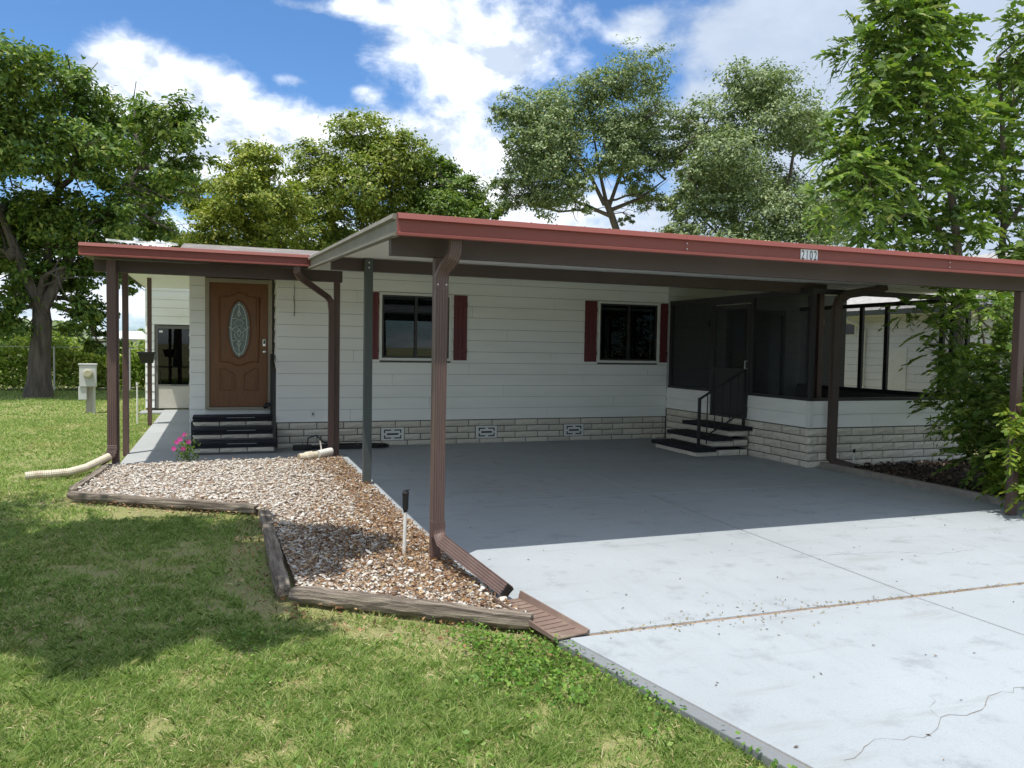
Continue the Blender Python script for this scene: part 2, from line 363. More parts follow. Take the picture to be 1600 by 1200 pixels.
def lay(parent, origin, direc, length, z0, courses, ch=.108, bl=.435, joint=.015, skip=(), seed=0, rotz=0):
    """courses of bricks along direc (unit xy) from origin; skip = [(s0,s1,c0,c1)]"""
    rnd = random.Random(seed); dx_, dy_ = direc
    for c in range(courses):
        off = -bl*(.5 if c % 2 else 0.0) - rnd.uniform(0, .03)
        s = off
        while s < length-.02:
            a = max(s, 0.0); b = min(s+bl, length); s += bl
            segs = [(a, b)]
            for (k0, k1, c0, c1) in skip:
                if c0 <= c <= c1:
                    ns = []
                    for p, q in segs:
                        if q <= k0 or p >= k1: ns.append((p, q))
                        else:
                            if p < k0-.03: ns.append((p, k0))
                            if q > k1+.03: ns.append((k1, q))
                    segs = ns
            for p, q in segs:
                if q-p < .05: continue
                o = bpy.data.objects.new('brick', rnd.choice(BRICKS)); COL.objects.link(o); o.parent = parent
                mid = (p+q)/2
                o.location = (origin[0]+dx_*mid, origin[1]+dy_*mid, z0+c*ch+ch/2)
                o.scale = (q-p-joint, 1, ch-joint); o.rotation_euler = (0, 0, rotz)
def boards(parent, origin, direc, length, z0, z1, h=.2, cuts=(), m=None, proud=.018, rotz=None):
    """lap siding: one wedge-shaped board per course; cuts=[(s0,s1,zlo,zhi)]"""
    dx_, dy_ = direc; nx_, ny_ = dy_, -dx_     # outward normal
    z = z0; k = 0
    while z < z1-.02:
        zt = min(z+h, z1); segs = [(0, length)]
        for (s0, s1, a, b) in cuts:
            if zt-.03 > a and z+.03 < b:
                ns = []
                for p, q in segs:
                    if q <= s0 or p >= s1: ns.append((p, q))
                    else:
                        if p < s0: ns.append((p, s0))
                        if q > s1: ns.append((s1, q))
                segs = ns
        sj = []
        for p, q in segs:
            c = p; off_ = 1.2+(k*1.37) % 3.4; marks = [m_ for m_ in (off_, off_+3.6, off_+7.2) if p+.3 < m_ < q-.3]
            for m_ in marks: sj.append((c, m_-.0025)); c = m_+.0025
            sj.append((c, q))
        for p, q in sj:
            def P(s, d, zz): return (origin[0]+dx_*s+nx_*d, origin[1]+dy_*s+ny_*d, zz)
            MB().hexa([P(p, proud, z+.005), P(q, proud, z+.005), P(q, -.01, z+.005), P(p, -.01, z+.005), P(p, .003, zt), P(q, .003, zt), P(q, -.01, zt), P(p, -.01, zt)]).build('siding_board', m or SIDING, parent)  # gap at the bottom shows the dark wall, standing in for the lap shadow
        z = zt; k += 1

# ------------------------------------------------------------------ the mobile home
WY = 13.35; XL = .89; XR = 8.19; ZB = .42
home = thing('mobile_home', 'white lap-sided mobile home with brick skirting behind the carport', 'house')
wall = MB().box(XL, 2.60, WY, WY+.1, 0, 3.05).box(2.60, 3.80, WY, WY+.1, 0, 1.50).box(2.60, 3.80, WY, WY+.1, 2.58, 3.05).box(3.80, 6.71, WY, WY+.1, 0, 3.05).box(6.71, 7.97, WY, WY+.1, 0, 1.50).box(6.71, 7.97, WY, WY+.1, 2.58, 3.05).box(7.97, 9.55, WY, WY+.1, 0, 3.05).box(11.0, 12.6, WY, WY+.1, 0, 3.05).box(9.55, 11.0, WY, WY+.1, 2.55, 3.05).build('wall', GROUT_SHADE, home)
boards(wall, (XL-.012, WY-.004), (1, 0), XR-XL+.012, ZB, 3.02, .2, cuts=[(2.575-XL, 3.83-XL, 1.44, 2.62), (6.685-XL, 7.99-XL, 1.44, 2.62)])
# side wall back to the recessed door wall
boards(wall, (XL-.004, 13.78), (0, -1), .44, ZB+.1, 3.02, .2)
DY = 13.74
dwall = MB().box(-.42, -.20, DY, DY+.1, .05, 3.02).box(.84, .9, DY, DY+.1, .05, 3.02).box(-.2, .84, DY, DY+.1, 2.80, 3.02).box(-.20, .84, DY, DY+.1, .05, .62).build('entry_wall', GROUT_SHADE, home)
boards(dwall, (-.44, DY-.004), (1, 0), .235, .42, 3.02, .2, proud=.022)
boards(dwall, (-.43, 21.7), (0, -1), 21.7-DY+.01, .2, 3.02, .2)
MB().box(-.42, -.3, DY+.1, 21.7, 0, 3.0).build('side_wall', GROUT_SHADE, home)
MB().box(-.205, .845, DY-.02, DY-.002, .50, .615).build('threshold_board', WHITEF, home)
# skirting
skirt = MB().box(XL+.01, XR, WY-.004, WY+.02, -.03, ZB-.004).build('brick_skirting', GROUT_SHADE, home)
VX = [2.60, 4.30, 6.02]
lay(skirt, (XL, WY-.012), (1, 0), XR-XL, -.03, 4, .111, .44, skip=[(x-XL-.005, x+.40-XL+.005, 1, 2) for x in VX], seed=2)
for x in VX:
    v = MB().box(x+.004, x+.396, WY-.03, WY-.006, .085, .30).build('vent', WHITEF, home)
    vb = MB()
    for (a, b, c, d) in ((.05, .17, .25, .27), (.23, .35, .25, .27), (.05, .07, .21, .25), (.33, .35, .21, .25), (.05, .17, .115, .135), (.23, .35, .115, .135), (.05, .07, .135, .175), (.33, .35, .135, .175), (.10, .30, .178, .208)):
        vb.box(x+a, x+b, WY-.034, WY-.031, c, d)
    vb.build('vent_slot', BLACKP, v)
# windows
def window(x0, x1, z0, z1, blinds):
    f = MB()
    a = .045
    f.box(x0-a, x1+a, WY-.035, WY+.02, z1, z1+a).box(x0-a, x1+a, WY-.045, WY+.02, z0-a, z0).box(x0-a, x0, WY-.035, WY+.02, z0, z1).box(x1, x1+a, WY-.035, WY+.02, z0, z1)
    wn = f.build('window', WHITEF, home, bevel=.004)
    s = MB(); b = .032; xm = (x0+x1)/2
    s.box(x0, x1, WY-.022, WY+.03, z1-b, z1).box(x0, x1, WY-.022, WY+.03, z0, z0+b).box(x0, x0+b, WY-.022, WY+.03, z0+b, z1-b).box(x1-b, x1, WY-.022, WY+.03, z0+b, z1-b).box(xm-b*.7, xm+b*.7, WY-.026, WY+.03, z0+b, z1-b)
    s.build('sash', BRONZE, wn)
    for (p, q, yy) in ((x0+b, xm-b*.7, WY+.012), (xm+b*.7, x1-b, WY+.002)):
        MB().box(p, q, yy, yy+.004, z0+b, z1-b).build('pane', GLASS, wn)
    if blinds:
        bl = MB(); z = z0+.06
        while z < z1-.05:
            bl.hexa([(x0+.05, WY+.065, z), (x1-.05, WY+.065, z), (x1-.05, WY+.085, z+.012), (x0+.05, WY+.085, z+.012), (x0+.05, WY+.065, z+.002), (x1-.05, WY+.065, z+.002), (x1-.05, WY+.085, z+.014), (x0+.05, WY+.085, z+.014)]); z += .026
        tag(bl.build('blind', BLIND, wn), kind='stuff')
        MB().box(x0+.04, x1-.04, WY+.06, WY+.09, z1-.07, z1-.04).build('blind_rail', WHITEF, wn)
    else:
        MB().box(x0+.04, x1-.04, WY+.06, WY+.09, z1-.12, z1-.07).build('raised_blind', GALV, wn)
        MB().box(x1-.10, x1-.085, WY+.06, WY+.07, z0+.05, z1-.12).build('blind_cord', WHITEF, wn)
window(2.60, 3.78, 1.50, 2.57, True)
window(6.72, 7.95, 1.50, 2.57, False)
rm = MB(); rm.add([(1.5, WY+.12, .8), (8.1, WY+.12, .8), (8.1, 16.5, .8), (1.5, 16.5, .8), (1.5, WY+.12, 2.9), (8.1, WY+.12, 2.9), (8.1, 16.5, 2.9), (1.5, 16.5, 2.9)], [(0, 1, 2, 3), (7, 6, 5, 4), (1, 5, 6, 2), (2, 6, 7, 3), (3, 7, 4, 0)])
rm.build('interior_backing', INTER, home)
def shutter(x0, x1, z0=1.47, z1=2.61):
    sb = MB().box(x0, x1, WY-.022, WY-.016, z0+.004, z1-.004).build('shutter', MAROON, home)
    wdt = (x1-x0)/3
    for i in range(3):
        MB().box(x0+i*wdt+.003, x0+(i+1)*wdt-.003, WY-.034, WY-.0225, z0, z1).build('board', MAROON, sb, bevel=.002, seg=1)
    for z in (z0+.13, z1-.20):
        MB().box(x0, x1, WY-.046, WY-.0345, z, z+.075).build('batten', MAROON, sb, bevel=.002, seg=1)
for a in ((2.335, 2.545), (3.865, 4.11), (6.405, 6.655), (8.02, 8.185)): shutter(*a)
# corner marks: outlet, scar plate
MB().box(1.43, 1.50, WY-.026, WY-.016, .50, .60).build('outlet_cover', WHITEF, home)
MB().box(1.453, 1.475, WY-.031, WY-.0265, .535, .575).build('outlet_hole', BLACKP, home)
MB().tube([(1.155, WY-.022, 2.78), (1.16, WY-.024, 2.6), (1.152, WY-.022, 2.45), (1.163, WY-.024, 2.3), (1.157, WY-.022, 2.17)], [.004, .006, .008, .005, .009], 5).build('dried_vine', M('dried_vine', (.20, .17, .13), .9), home)
# door
D0, D1, DZ0, DZ1 = -.135, .765, .665, 2.685
fr = MB().box(D0-.07, D0-.004, DY-.05, DY+.05, .62, DZ1+.07).box(D1+.004, D1+.07, DY-.05, DY+.05, .62, DZ1+.07).box(D0-.004, D1+.004, DY-.05, DY+.05, DZ1+.004, DZ1+.07).box(D0-.03, D1+.03, DY-.09, DY+.05, .617, .655).build('door_frame', TAUPE, home, bevel=.004)
def wood():
    m, t, b, o = nmat('oak_stained_door')
    n = tnoise(t, 9, 7, .65, (5, 1, .35)); n2 = tnoise(t, 60, 4, .6, (5, 1, .25))
    col = tramp(t, n, [(.25, (.08, .030, .008)), (.6, (.165, .064, .016)), (.8, (.205, .082, .022))])
    col = tmix(t, .25, col, tramp(t, n2, [(.4, (.10, .03, .01)), (.6, (.30, .11, .03))]))
    t.links.new(col, b.inputs['Base Color']); b.inputs['Roughness'].default_value = .42; tbump(t, b, n2, .2, .002); return m
WOOD = wood()
dx0, dz0 = (D0+D1)/2, 1.93
MB().box(-.2, .83, DY+.055, DY+.07, .5, 2.8).build('interior_backing', INTER, home)  # dark board added behind the door to stop light leaking through the gaps
door = MB().box(D0, D1, DY-.02, DY+.02, DZ0-.005, DZ1).build('front_door', WOOD, home)
def ring(mb, pts, r=.011):
    mb.sweep([(r, 0), (r*.5, r), (-r*.5, r), (-r, 0), (0, -r*.4)], pts, up=(0, -1, 0), closed=True); return mb
def curve_pts(fn, n): return [fn(i/n) for i in range(n)]
ov = lambda a, b: [(dx0+a*math.cos(2*PI*i/40), DY-.022, dz0+b*math.sin(2*PI*i/40)) for i in range(40)]
ow = MB().add([(x, DY-.0225, z) for x, y, z in ov(.165, .455)], [tuple(range(40))]).build('oval_window', M('frosted_glass', (.10, .14, .14), .12, .35, 14, bump=.5, bscale=30), door)
ring(MB(), ov(.175, .465), .016).build('oval_moulding', WOOD, ow, smooth=True)
ring(MB(), [(x, DY-.024, z) for x, y, z in ov(.125, .41)], .005).build('came', LEADM, ow)
cb = MB(); q = DY-.026
def dpt(x, z): return (dx0+x, q, dz0+z)
for L in ([(0, .45), (0, .22)], [(0, -.22), (0, -.45)], [(-.16, .04), (-.09, .0)], [(.16, .04), (.09, 0)], [(-.12, .18), (-.04, .18)], [(.12, .18), (.04, .18)], [(-.12, -.18), (-.05, -.18)], [(.12, -.18), (.05, -.18)],
          [(-.03, .26), (0, .31), (.03, .26), (0, .21), (-.03, .26)], [(-.11, 0), (-.05, .05), (0, 0), (-.05, -.05), (-.11, 0)], [(.11, 0), (.05, .05), (0, 0), (.05, -.05), (.11, 0)],
          [(-.08, .10), (-.03, .16), (.03, .16), (.08, .10), (.04, .06), (-.04, .06), (-.08, .10)], [(-.07, -.06), (-.06, -.13), (0, -.2), (.06, -.13), (.07, -.06)], [(-.03, -.23), (0, -.28), (.03, -.23), (0, -.18), (-.03, -.23)], [(-.03, -.06), (0, -.12), (.03, -.06), (0, -.01), (-.03, -.06)]):
    cb.tube([dpt(*p) for p in L], .0045, 5, up=(0, 1, 0))
cb.build('came', LEADM, ow)
up_ = []
def arch(x): return .035*(1+math.cos(PI*min(1, abs(x)/.2)))
pts = [(-.30+.6*i/16) for i in range(17)]
up_ = [(dx0+x, DY-.021, 2.46+arch(x)) for x in pts] + [(dx0+x, DY-.021, 1.40-arch(x)*.9) for x in pts[::-1]]
ring(MB(), up_, .013).build('panel_moulding', WOOD, door, smooth=True)
for s in (-1, 1):
    pp = [(s*.29, .93), (s*.29, 1.29), (s*.22, 1.28), (s*.14, 1.22), (s*.075, 1.19), (s*.075, .93)]
    ring(MB(), [(dx0+x, DY-.021, z) for x, z in pp], .012).build('panel_moulding', WOOD, door)
    MB().box(dx0+min(s*.255, s*.11), dx0+max(s*.255, s*.11), DY-.027, DY-.02, .97, 1.16).build('raised_panel', WOOD, door, bevel=.006)
MB().box(.685, .735, DY-.05, DY-.021, 1.66, 1.78).build('keypad_lock', CHROME, door, bevel=.008)
MB().box(.695, .725, DY-.054, DY-.051, 1.70, 1.765).build('keypad', BLACKP, door)
MB().tube([(.71, DY-.02, 1.57), (.71, DY-.045, 1.57), (.71, DY-.05, 1.57), (.71, DY-.075, 1.57), (.71, DY-.085, 1.57)], [.032, .03, .014, .032, .02], 14, up=(0, 0, 1)).build('door_knob', CHROME, door, smooth=True)
# low roof of the home
rf = MB().hexa([(-.62, 13.15, 2.985), (12.6, 13.15, 2.985), (12.6, 16.4, 3.50), (-.62, 16.4, 3.50), (-.62, 13.15, 3.06), (12.6, 13.15, 3.06), (12.6, 16.4, 3.60), (-.62, 16.4, 3.60)]).hexa([(-.62, 16.4, 3.50), (12.6, 16.4, 3.50), (12.6, 19.7, 2.98), (-.62, 19.7, 2.98), (-.62, 16.4, 3.60), (12.6, 16.4, 3.60), (12.6, 19.7, 3.06), (-.62, 19.7, 3.06)]).build('roof', ROOFM, home)
# sliding glass door inside the screened room
sd = MB().box(9.55, 11.0, WY-.02, WY+.05, 2.46, 2.55).box(9.55, 9.62, WY-.02, WY+.05, .56, 2.46).box(10.93, 11.0, WY-.02, WY+.05, .56, 2.46).box(10.24, 10.31, WY-.02, WY+.05, .56, 2.46).box(9.62, 10.93, WY-.02, WY+.05, .56, .62).build('sliding_door', BRONZE, home)
MB().box(9.62, 10.24, WY+.01, WY+.016, .62, 2.46).build('pane', GLASSD, sd); MB().box(10.31, 10.93, WY+.02, WY+.026, .62, 2.46).build('pane', GLASSD, sd)
MB().box(9.5, 11.1, WY+.6, WY+.65, .56, 2.6).build('interior_backing', INTER, home)
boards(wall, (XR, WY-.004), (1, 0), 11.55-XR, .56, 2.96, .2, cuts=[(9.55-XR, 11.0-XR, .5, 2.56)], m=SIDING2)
lm = MB().box(9.12, 9.2, WY-.06, WY-.016, 2.18, 2.3).tube([(9.16, WY-.06, 2.26), (9.12, WY-.2, 2.28)], [.03, .07], 10).build('porch_light', BLACKM, home)

# ------------------------------------------------------------------ annex at the back left
annex = thing('utility_annex', 'white sided utility room with storm door at the end of the walkway', 'annex')
AY = 21.7
aw = MB().box(-1.70, -1.50, AY, AY+.1, 0, 3.3).box(-.58, -.30, AY, AY+.1, 0, 3.3).box(-1.5, -.58, AY, AY+.1, 2.16, 3.3).box(-1.70, -1.6, AY+.1, 27, 0, 3.3).build('wall', GROUT_SHADE, annex)
boards(aw, (-1.72, AY-.004), (1, 0), 1.42, .05, 3.25, .21, cuts=[(.21, 1.15, 0, 2.14)])
boards(aw, (-1.705, 27), (0, -1), 27-AY, .05, 3.25, .21)
sdoor = MB().box(-1.49, -1.43, AY-.03, AY+.03, .04, 2.13).box(-.62, -.57, AY-.03, AY+.03, .04, 2.13).box(-1.43, -.62, AY-.03, AY+.03, 2.05, 2.13).box(-1.43, -.62, AY-.03, AY+.03, .60, .64).build('storm_door', M('bronze_door_frame', (.13, .125, .115), .5), annex)
MB().box(-1.43, -.62, AY-.012, AY, .04, .60).build('kick_panel', M('tan_panel', (.50, .47, .40), .5, .05), sdoor)
MB().box(-1.43, -.62, AY-.008, AY-.004, .64, 2.05).build('pane', GLASSD, sdoor)
MB().box(-1.40, -1.32, AY-.0125, AY-.0095, 1.95, 2.0).build('sticker', WHITEF, sdoor)
MB().tube([(-1.455, AY-.03, 1.0), (-1.455, AY-.08, 1.0), (-1.455, AY-.08, 1.12), (-1.455, AY-.03, 1.12)], .01, 6).build('handle', BLACKM, sdoor)
MB().box(-1.5, -.5, AY+1.2, AY+1.25, 0, 2.3).build('interior_backing', INTER, annex)
MB().hexa([(-1.95, 21.2, 3.28), (1.0, 21.2, 3.60), (1.0, 27.2, 3.60), (-1.95, 27.2, 3.28), (-1.95, 21.2, 3.42), (1.0, 21.2, 3.75), (1.0, 27.2, 3.75), (-1.95, 27.2, 3.42)]).build('roof', PANW, annex)
MB().box(-1.97, -1.952, 21.2, 27.2, 3.27, 3.43).build('eave_fascia', DBROWN, annex)
MB().box(-1.80, -1.0, 20.9, 21.6, -.05, -.005).build('pad', CONCW, annex)

# ------------------------------------------------------------------ carport
cp = thing('carport', 'flat metal carport with red fascia over the driveway', 'carport')
CX0, CX1 = 1.21, 9.5
FY = 5.67
def zt(y): return 2.655 + (y-FY)*.0475      # top of the roof pan
pan = MB().hexa([(CX0+.03, FY+.02, zt(FY)-.085), (CX1, FY+.02, zt(FY)-.085), (CX1, 13.30, zt(13.3)-.085), (CX0+.03, 13.30, zt(13.3)-.085), (CX0+.03, FY+.02, zt(FY)-.06), (CX1, FY+.02, zt(FY)-.06), (CX1, 13.30, zt(13.3)-.06), (CX0+.03, 13.30, zt(13.3)-.06)]).build('ceiling_pan', PANW, cp)
tp = MB().hexa([(CX0+.03, FY+.02, zt(FY)-.03), (CX1, FY+.02, zt(FY)-.03), (CX1, 13.30, zt(13.3)-.03), (CX0+.03, 13.30, zt(13.3)-.03), (CX0+.03, FY+.02, zt(FY)-.006), (CX1, FY+.02, zt(FY)-.006), (CX1, 13.30, zt(13.3)-.006), (CX0+.03, 13.30, zt(13.3)-.006)]).build('roof_top', PANT, cp)
FAS = [(0, .165), (-.030, .158), (-.046, .118), (-.014, .112), (-.014, .026), (-.034, .018), (-.034, .0), (.02, .0), (.02, .165)]
def fascia(name, x0, x1, y, z, parent, m=RED):
    pr = FAS
    mb = MB(); n = len(pr)
    V = [(x0, y+a, z+b) for a, b in pr] + [(x1, y+a, z+b) for a, b in pr]
    mb.add(V, [tuple(range(n)), tuple(range(2*n-1, n-1, -1))] + [(i, n+i, n+(i+1) % n, (i+1) % n) for i in range(n)])
    return mb.build(name, m, parent)
fas = fascia('front_fascia', CX0, CX1, FY, 2.495, cp)
for xs in (3.62, 6.55):
    sm_ = MB(); V = [(xs, FY+a-.0018, 2.495+b) for a, b in FAS[:8]] + [(xs+.035, FY+a-.0018, 2.495+b) for a, b in FAS[:8]]
    sm_.add(V, [(i, 8+i, 9+i, i+1) for i in range(6)]).build('seam', RED, fas)
    for zz in (.045, .09): MB().tube([(xs+.017, FY-.014, 2.495+zz), (xs+.017, FY-.020, 2.495+zz)], .005, 8).build('screw', CHROME, fas)
# side trim: channel with top flange, recessed web and bottom lip
def side_trim(x, y0, y1, parent):
    prof = [(.03, 0), (.03, .16), (-.025, .16), (-.035, .125), (0, .115), (0, .03), (-.03, .022), (-.03, 0)]
    V = [(x+a, y0, zt(y0)-.16+b) for a, b in prof] + [(x+a, y1, zt(y1)-.16+b) for a, b in prof]; n = len(prof)
    return MB().add(V, [tuple(range(n)), tuple(range(2*n-1, n-1, -1))] + [(i, n+i, n+(i+1) % n, (i+1) % n) for i in range(n)]).build('side_trim', OLIVE, parent)
side_trim(CX0, FY+.022, 13.3, cp)
MB().box(1.22, 9.4, 5.93, 6.02, 2.385, 2.572).build('beam', DBROWN, cp, bevel=.004)
MB().box(1.27, 8.72, 9.66, 9.76, 2.605, 2.752).build('beam', DBROWN, cp)
# posts
BROWND = M('brown_post', (.095, .054, .045), .5, .12, 3, (1, 1, .3), dirt=(.2, .14, .11), damt=.4)
MB().box(1.565, 1.64, 5.935, 6.015, -.02, 2.384).build('post', BROWND, cp, bevel=.006)
MB().box(7.92, 8.01, 5.935, 6.015, -.02, 2.384).build('post', BROWND, cp, bevel=.006)
gp = MB().box(1.655, 1.755, 9.575, 9.658, -.02, 2.765).build('post', GREENM, cp, bevel=.006)
gp['label'] = 'dark green post'
for z in (2.64, 2.70): MB().tube([(1.705, 9.577, z), (1.705, 9.568, z)], .009, 8).build('bolt', CHROME, gp)
MB().box(8.60, 8.69, 9.665, 9.755, .5, 2.604).build('post', BROWND, cp, bevel=.006)
# corrugated rectangular downspout profile
def spout_prof(wx, wy):
    P = []
    n = 5; d = .006
    for i in range(n):       # outer face ridges
        a = -wx/2+wx*i/n
        P += [(a+wx/n*.12, -wy/2), (a+wx/n*.35, -wy/2+d), (a+wx/n*.65, -wy/2+d), (a+wx/n*.88, -wy/2)]
    P += [(wx/2, -wy/2+.012), (wx/2-.005, -wy*.15), (wx/2-.005, wy*.15), (wx/2, wy/2-.01), (wx/2-.01, wy/2), (-wx/2+.01, wy/2), (-wx/2, wy/2-.01), (-wx/2+.005, wy*.15), (-wx/2+.005, -wy*.15), (-wx/2, -wy/2+.012)]
    return P
def spout(path, m, parent, wx=.105, wy=.075, name='downspout', upv=(0, 1, 0), hollow=False):
    return MB().sweep(spout_prof(wx, wy), path, up=upv, cap=True).build(name, m, parent)
ds = spout([(1.665, 5.73, 2.495), (1.665, 5.73, 2.42), (1.655, 5.745, 2.37), (1.615, 5.85, 2.29), (1.60, 5.885, 2.23), (1.598, 5.885, 1.0), (1.598, 5.885, .30), (1.603, 5.865, .235), (1.625, 5.80, .19), (1.80, 4.86, .075)], BROWN, cp, .092, .07)
MB().sweep([(.051, -.04), (.051, .04), (-.051, .04), (-.051, -.04)], [(1.598, 5.885, .34), (1.598, 5.885, .225)], up=(0, 1, 0)).build('spout_collar', BROWND, ds)
MB().sweep([(.05, -.039), (.05, .039), (-.05, .039), (-.05, -.039)], [(1.600, 5.885, 2.22), (1.599, 5.885, 2.13)], up=(0, 1, 0)).build('spout_collar', BROWND, ds)
for xx in (1.565, 1.632): MB().tube([(xx, 5.847, 2.17), (xx, 5.840, 2.17)], .006, 8).build('screw', CHROME, ds)
# black plug on the closed spout end, painted shade of the opening
MB().sweep([(.043, -.028), (.043, .028), (-.043, .028), (-.043, -.028)], [(1.7990, 4.869, .0762), (1.8012, 4.8515, .074)], up=(0, 1, 0)).build('spout_shade_plug', BLACKP, ds)
# right-hand downspout of the carport, at the corner of the screened room
d2 = spout([(9.42, 9.22, 2.72), (9.25, 9.20, 2.66), (8.66, 9.17, 2.57), (8.50, 9.16, 2.48), (8.46, 9.16, 2.36), (8.45, 9.16, .16), (8.48, 9.10, .09), (8.66, 8.92, .045)], DBROWN, cp, .12, .095)
# house number
npl = MB().box(4.80, 4.985, FY-.019, FY-.0155, 2.512, 2.612).build('number_plate', M('aged_white_plate', (.70, .71, .72), .4, .12, 9), cp)
INK = M('number_ink', (.03, .03, .04), .6)
def digit(ch, x, parent, wd=.042):
    cu = bpy.data.curves.new('digit', 'FONT'); cu.body = ch; cu.size = .115; cu.extrude = .0006
    o = bpy.data.objects.new('digit', cu); COL.objects.link(o); o.rotation_euler = (PI/2, 0, 0); o.location = (x, FY-.0205, 2.520); o.scale = (.62, 1, 1); cu.materials.append(INK)
    bpy.context.view_layer.update()
    dg = bpy.context.evaluated_depsgraph_get(); me = bpy.data.meshes.new_from_object(o.evaluated_get(dg))
    mw = o.matrix_world.copy(); me.transform(mw); bpy.data.objects.remove(o); bpy.data.curves.remove(cu)
    for mm in range(len(me.materials)): me.materials[mm] = INK
    link('digit', me, parent, INK)
for i, ch in enumerate('2102'): digit(ch, 4.806+i*.045, npl)
# little leaves and grit along the roof edge
rnd = random.Random(5); lv = MB()
for i in range(420):
    x = rnd.uniform(CX0+.05, 8.3); y = FY+abs(rnd.gauss(0, .12)); z = zt(y)-.004; a = rnd.uniform(0, 6.28); L = rnd.uniform(.012, .035)
    lv.add([(x, y, z), (x+L*math.cos(a), y+L*math.sin(a), z+rnd.uniform(.003, .02)), (x+L*.6*math.cos(a+1), y+L*.6*math.sin(a+1), z+rnd.uniform(.003, .016))], [(0, 1, 2)])
tag(lv.build('roof_leaf_litter', M('dry_leaf', (.48, .38, .25), .9, .3)), 'dry leaf bits lying along the carport roof edge', 'leaf litter', kind='stuff')

# ------------------------------------------------------------------ porch roof at the left
pr = thing('porch_roof', 'brown porch roof with red fascia over the front door walkway', 'porch roof')
PY = 11.47
fascia('front_fascia', -1.68, 1.205, PY, 2.80, pr)
MB().hexa([(-1.66, PY+.02, 2.81), (1.235, PY+.02, 2.81), (1.235, 13.30, 2.86), (-1.66, 13.30, 2.86), (-1.66, PY+.02, 2.945), (1.235, PY+.02, 2.945), (1.235, 13.30, 2.982), (-1.66, 13.30, 2.982)]).build('roof_pan', PANT, pr)
MB().box(-1.68, -.44, 13.145, 21.15, 3.03, 3.13).build('walk_roof_pan', PANW, pr)
MB().hexa([(-1.655, PY+.025, 2.80), (1.19, PY+.025, 2.80), (1.19, 13.13, 2.85), (-1.655, 13.13, 2.85), (-1.655, PY+.025, 2.807), (1.19, PY+.025, 2.807), (1.19, 13.13, 2.857), (-1.655, 13.13, 2.857)]).build('ceiling', DBROWN, pr)
MB().box(-1.56, 1.72, 11.86, 11.95, 2.63, 2.795).build('beam', DBROWN, pr, bevel=.004)
MB().box(-1.40, .865, 13.22, 13.30, 2.745, 2.845).build('beam', DBROWN, pr)
MB().box(-1.70, -1.682, 13.3, 21.15, 3.02, 3.14).build('side_fascia', DBROWN, pr)
for (x, y) in ((-1.315, 11.905),): MB().box(x-.045, x+.045, y-.045, y+.045, -.03, 2.629).build('post', BROWND, pr, bevel=.005)
for (x, y, zz) in ((-1.315, 13.17, 2.744), (-1.345, 18.0, 3.029)): MB().box(x-.042, x+.042, y-.042, y+.042, -.03, zz).build('post', BROWND, pr, bevel=.005)
MB().box(1.645, 1.735, 12.19, 12.27, -.03, 2.82).build('post', BROWND, pr, bevel=.005)
MB().box(1.64, 1.71, 11.951, 12.29, 2.69, 2.79).build('beam_return', DBROWN, pr)
dl = spout([(-1.345, 11.80, 2.79), (-1.345, 11.80, 1.2), (-1.345, 11.80, .26)], BROWN, pr, .115, .09)
# corrugated elbow kicking left
el_p = [(-1.345, 11.80, .30), (-1.347, 11.80, .24), (-1.36, 11.795, .185), (-1.40, 11.78, .14), (-1.45, 11.76, .105), (-1.50, 11.74, .085)]
eb = MB(); path = []; scl = []
for i in range(len(el_p)-1):
    for k in range(6):
        q = k/6; path.append(tuple(el_p[i][j]+(el_p[i+1][j]-el_p[i][j])*q for j in range(3))); scl.append(1.0 if (k % 2) else .90)
eb.sweep([(.062, -.05), (.062, .05), (-.062, .05), (-.062, -.05)], path, up=(0, 1, 0), scale=scl).build('elbow', BROWN, dl)
d3 = spout([(1.03, 11.50, 2.80), (1.03, 11.50, 2.72), (1.08, 11.56, 2.65), (1.53, 12.08, 2.42), (1.59, 12.13, 2.35), (1.60, 12.135, 2.2), (1.60, 12.135, .12)], BROWN, pr, .085, .075)
MB().sweep([(.048, -.043), (.048, .043), (-.048, .043), (-.048, -.043)], [(1.60, 12.135, .22), (1.60, 12.135, .20)], up=(0, 1, 0)).build('spout_collar', BROWND, d3)
# white open frame lying on the roof (a bare skylight frame)
sf = MB(); x0, x1, y0, y1 = -1.42, -.64, 12.0, 14.2
def zf(y): return 3.06 + (y-12.0)*.10
for x in (x0, x0+.34, x0+.60, x1): sf.hexa([(x-.015, y0, zf(y0)), (x+.015, y0, zf(y0)), (x+.015, y1, zf(y1)+.02), (x-.015, y1, zf(y1)+.02), (x-.015, y0, zf(y0)+.03), (x+.015, y0, zf(y0)+.03), (x+.015, y1, zf(y1)+.05), (x-.015, y1, zf(y1)+.05)])
sf.box(x0, x1, y1, y1+.03, zf(y1)+.02, zf(y1)+.052)
sfo = sf.build('bare_roof_frame', WHITEF); tag(sfo, 'white bare metal frame with open bays on the porch roof', 'roof frame')

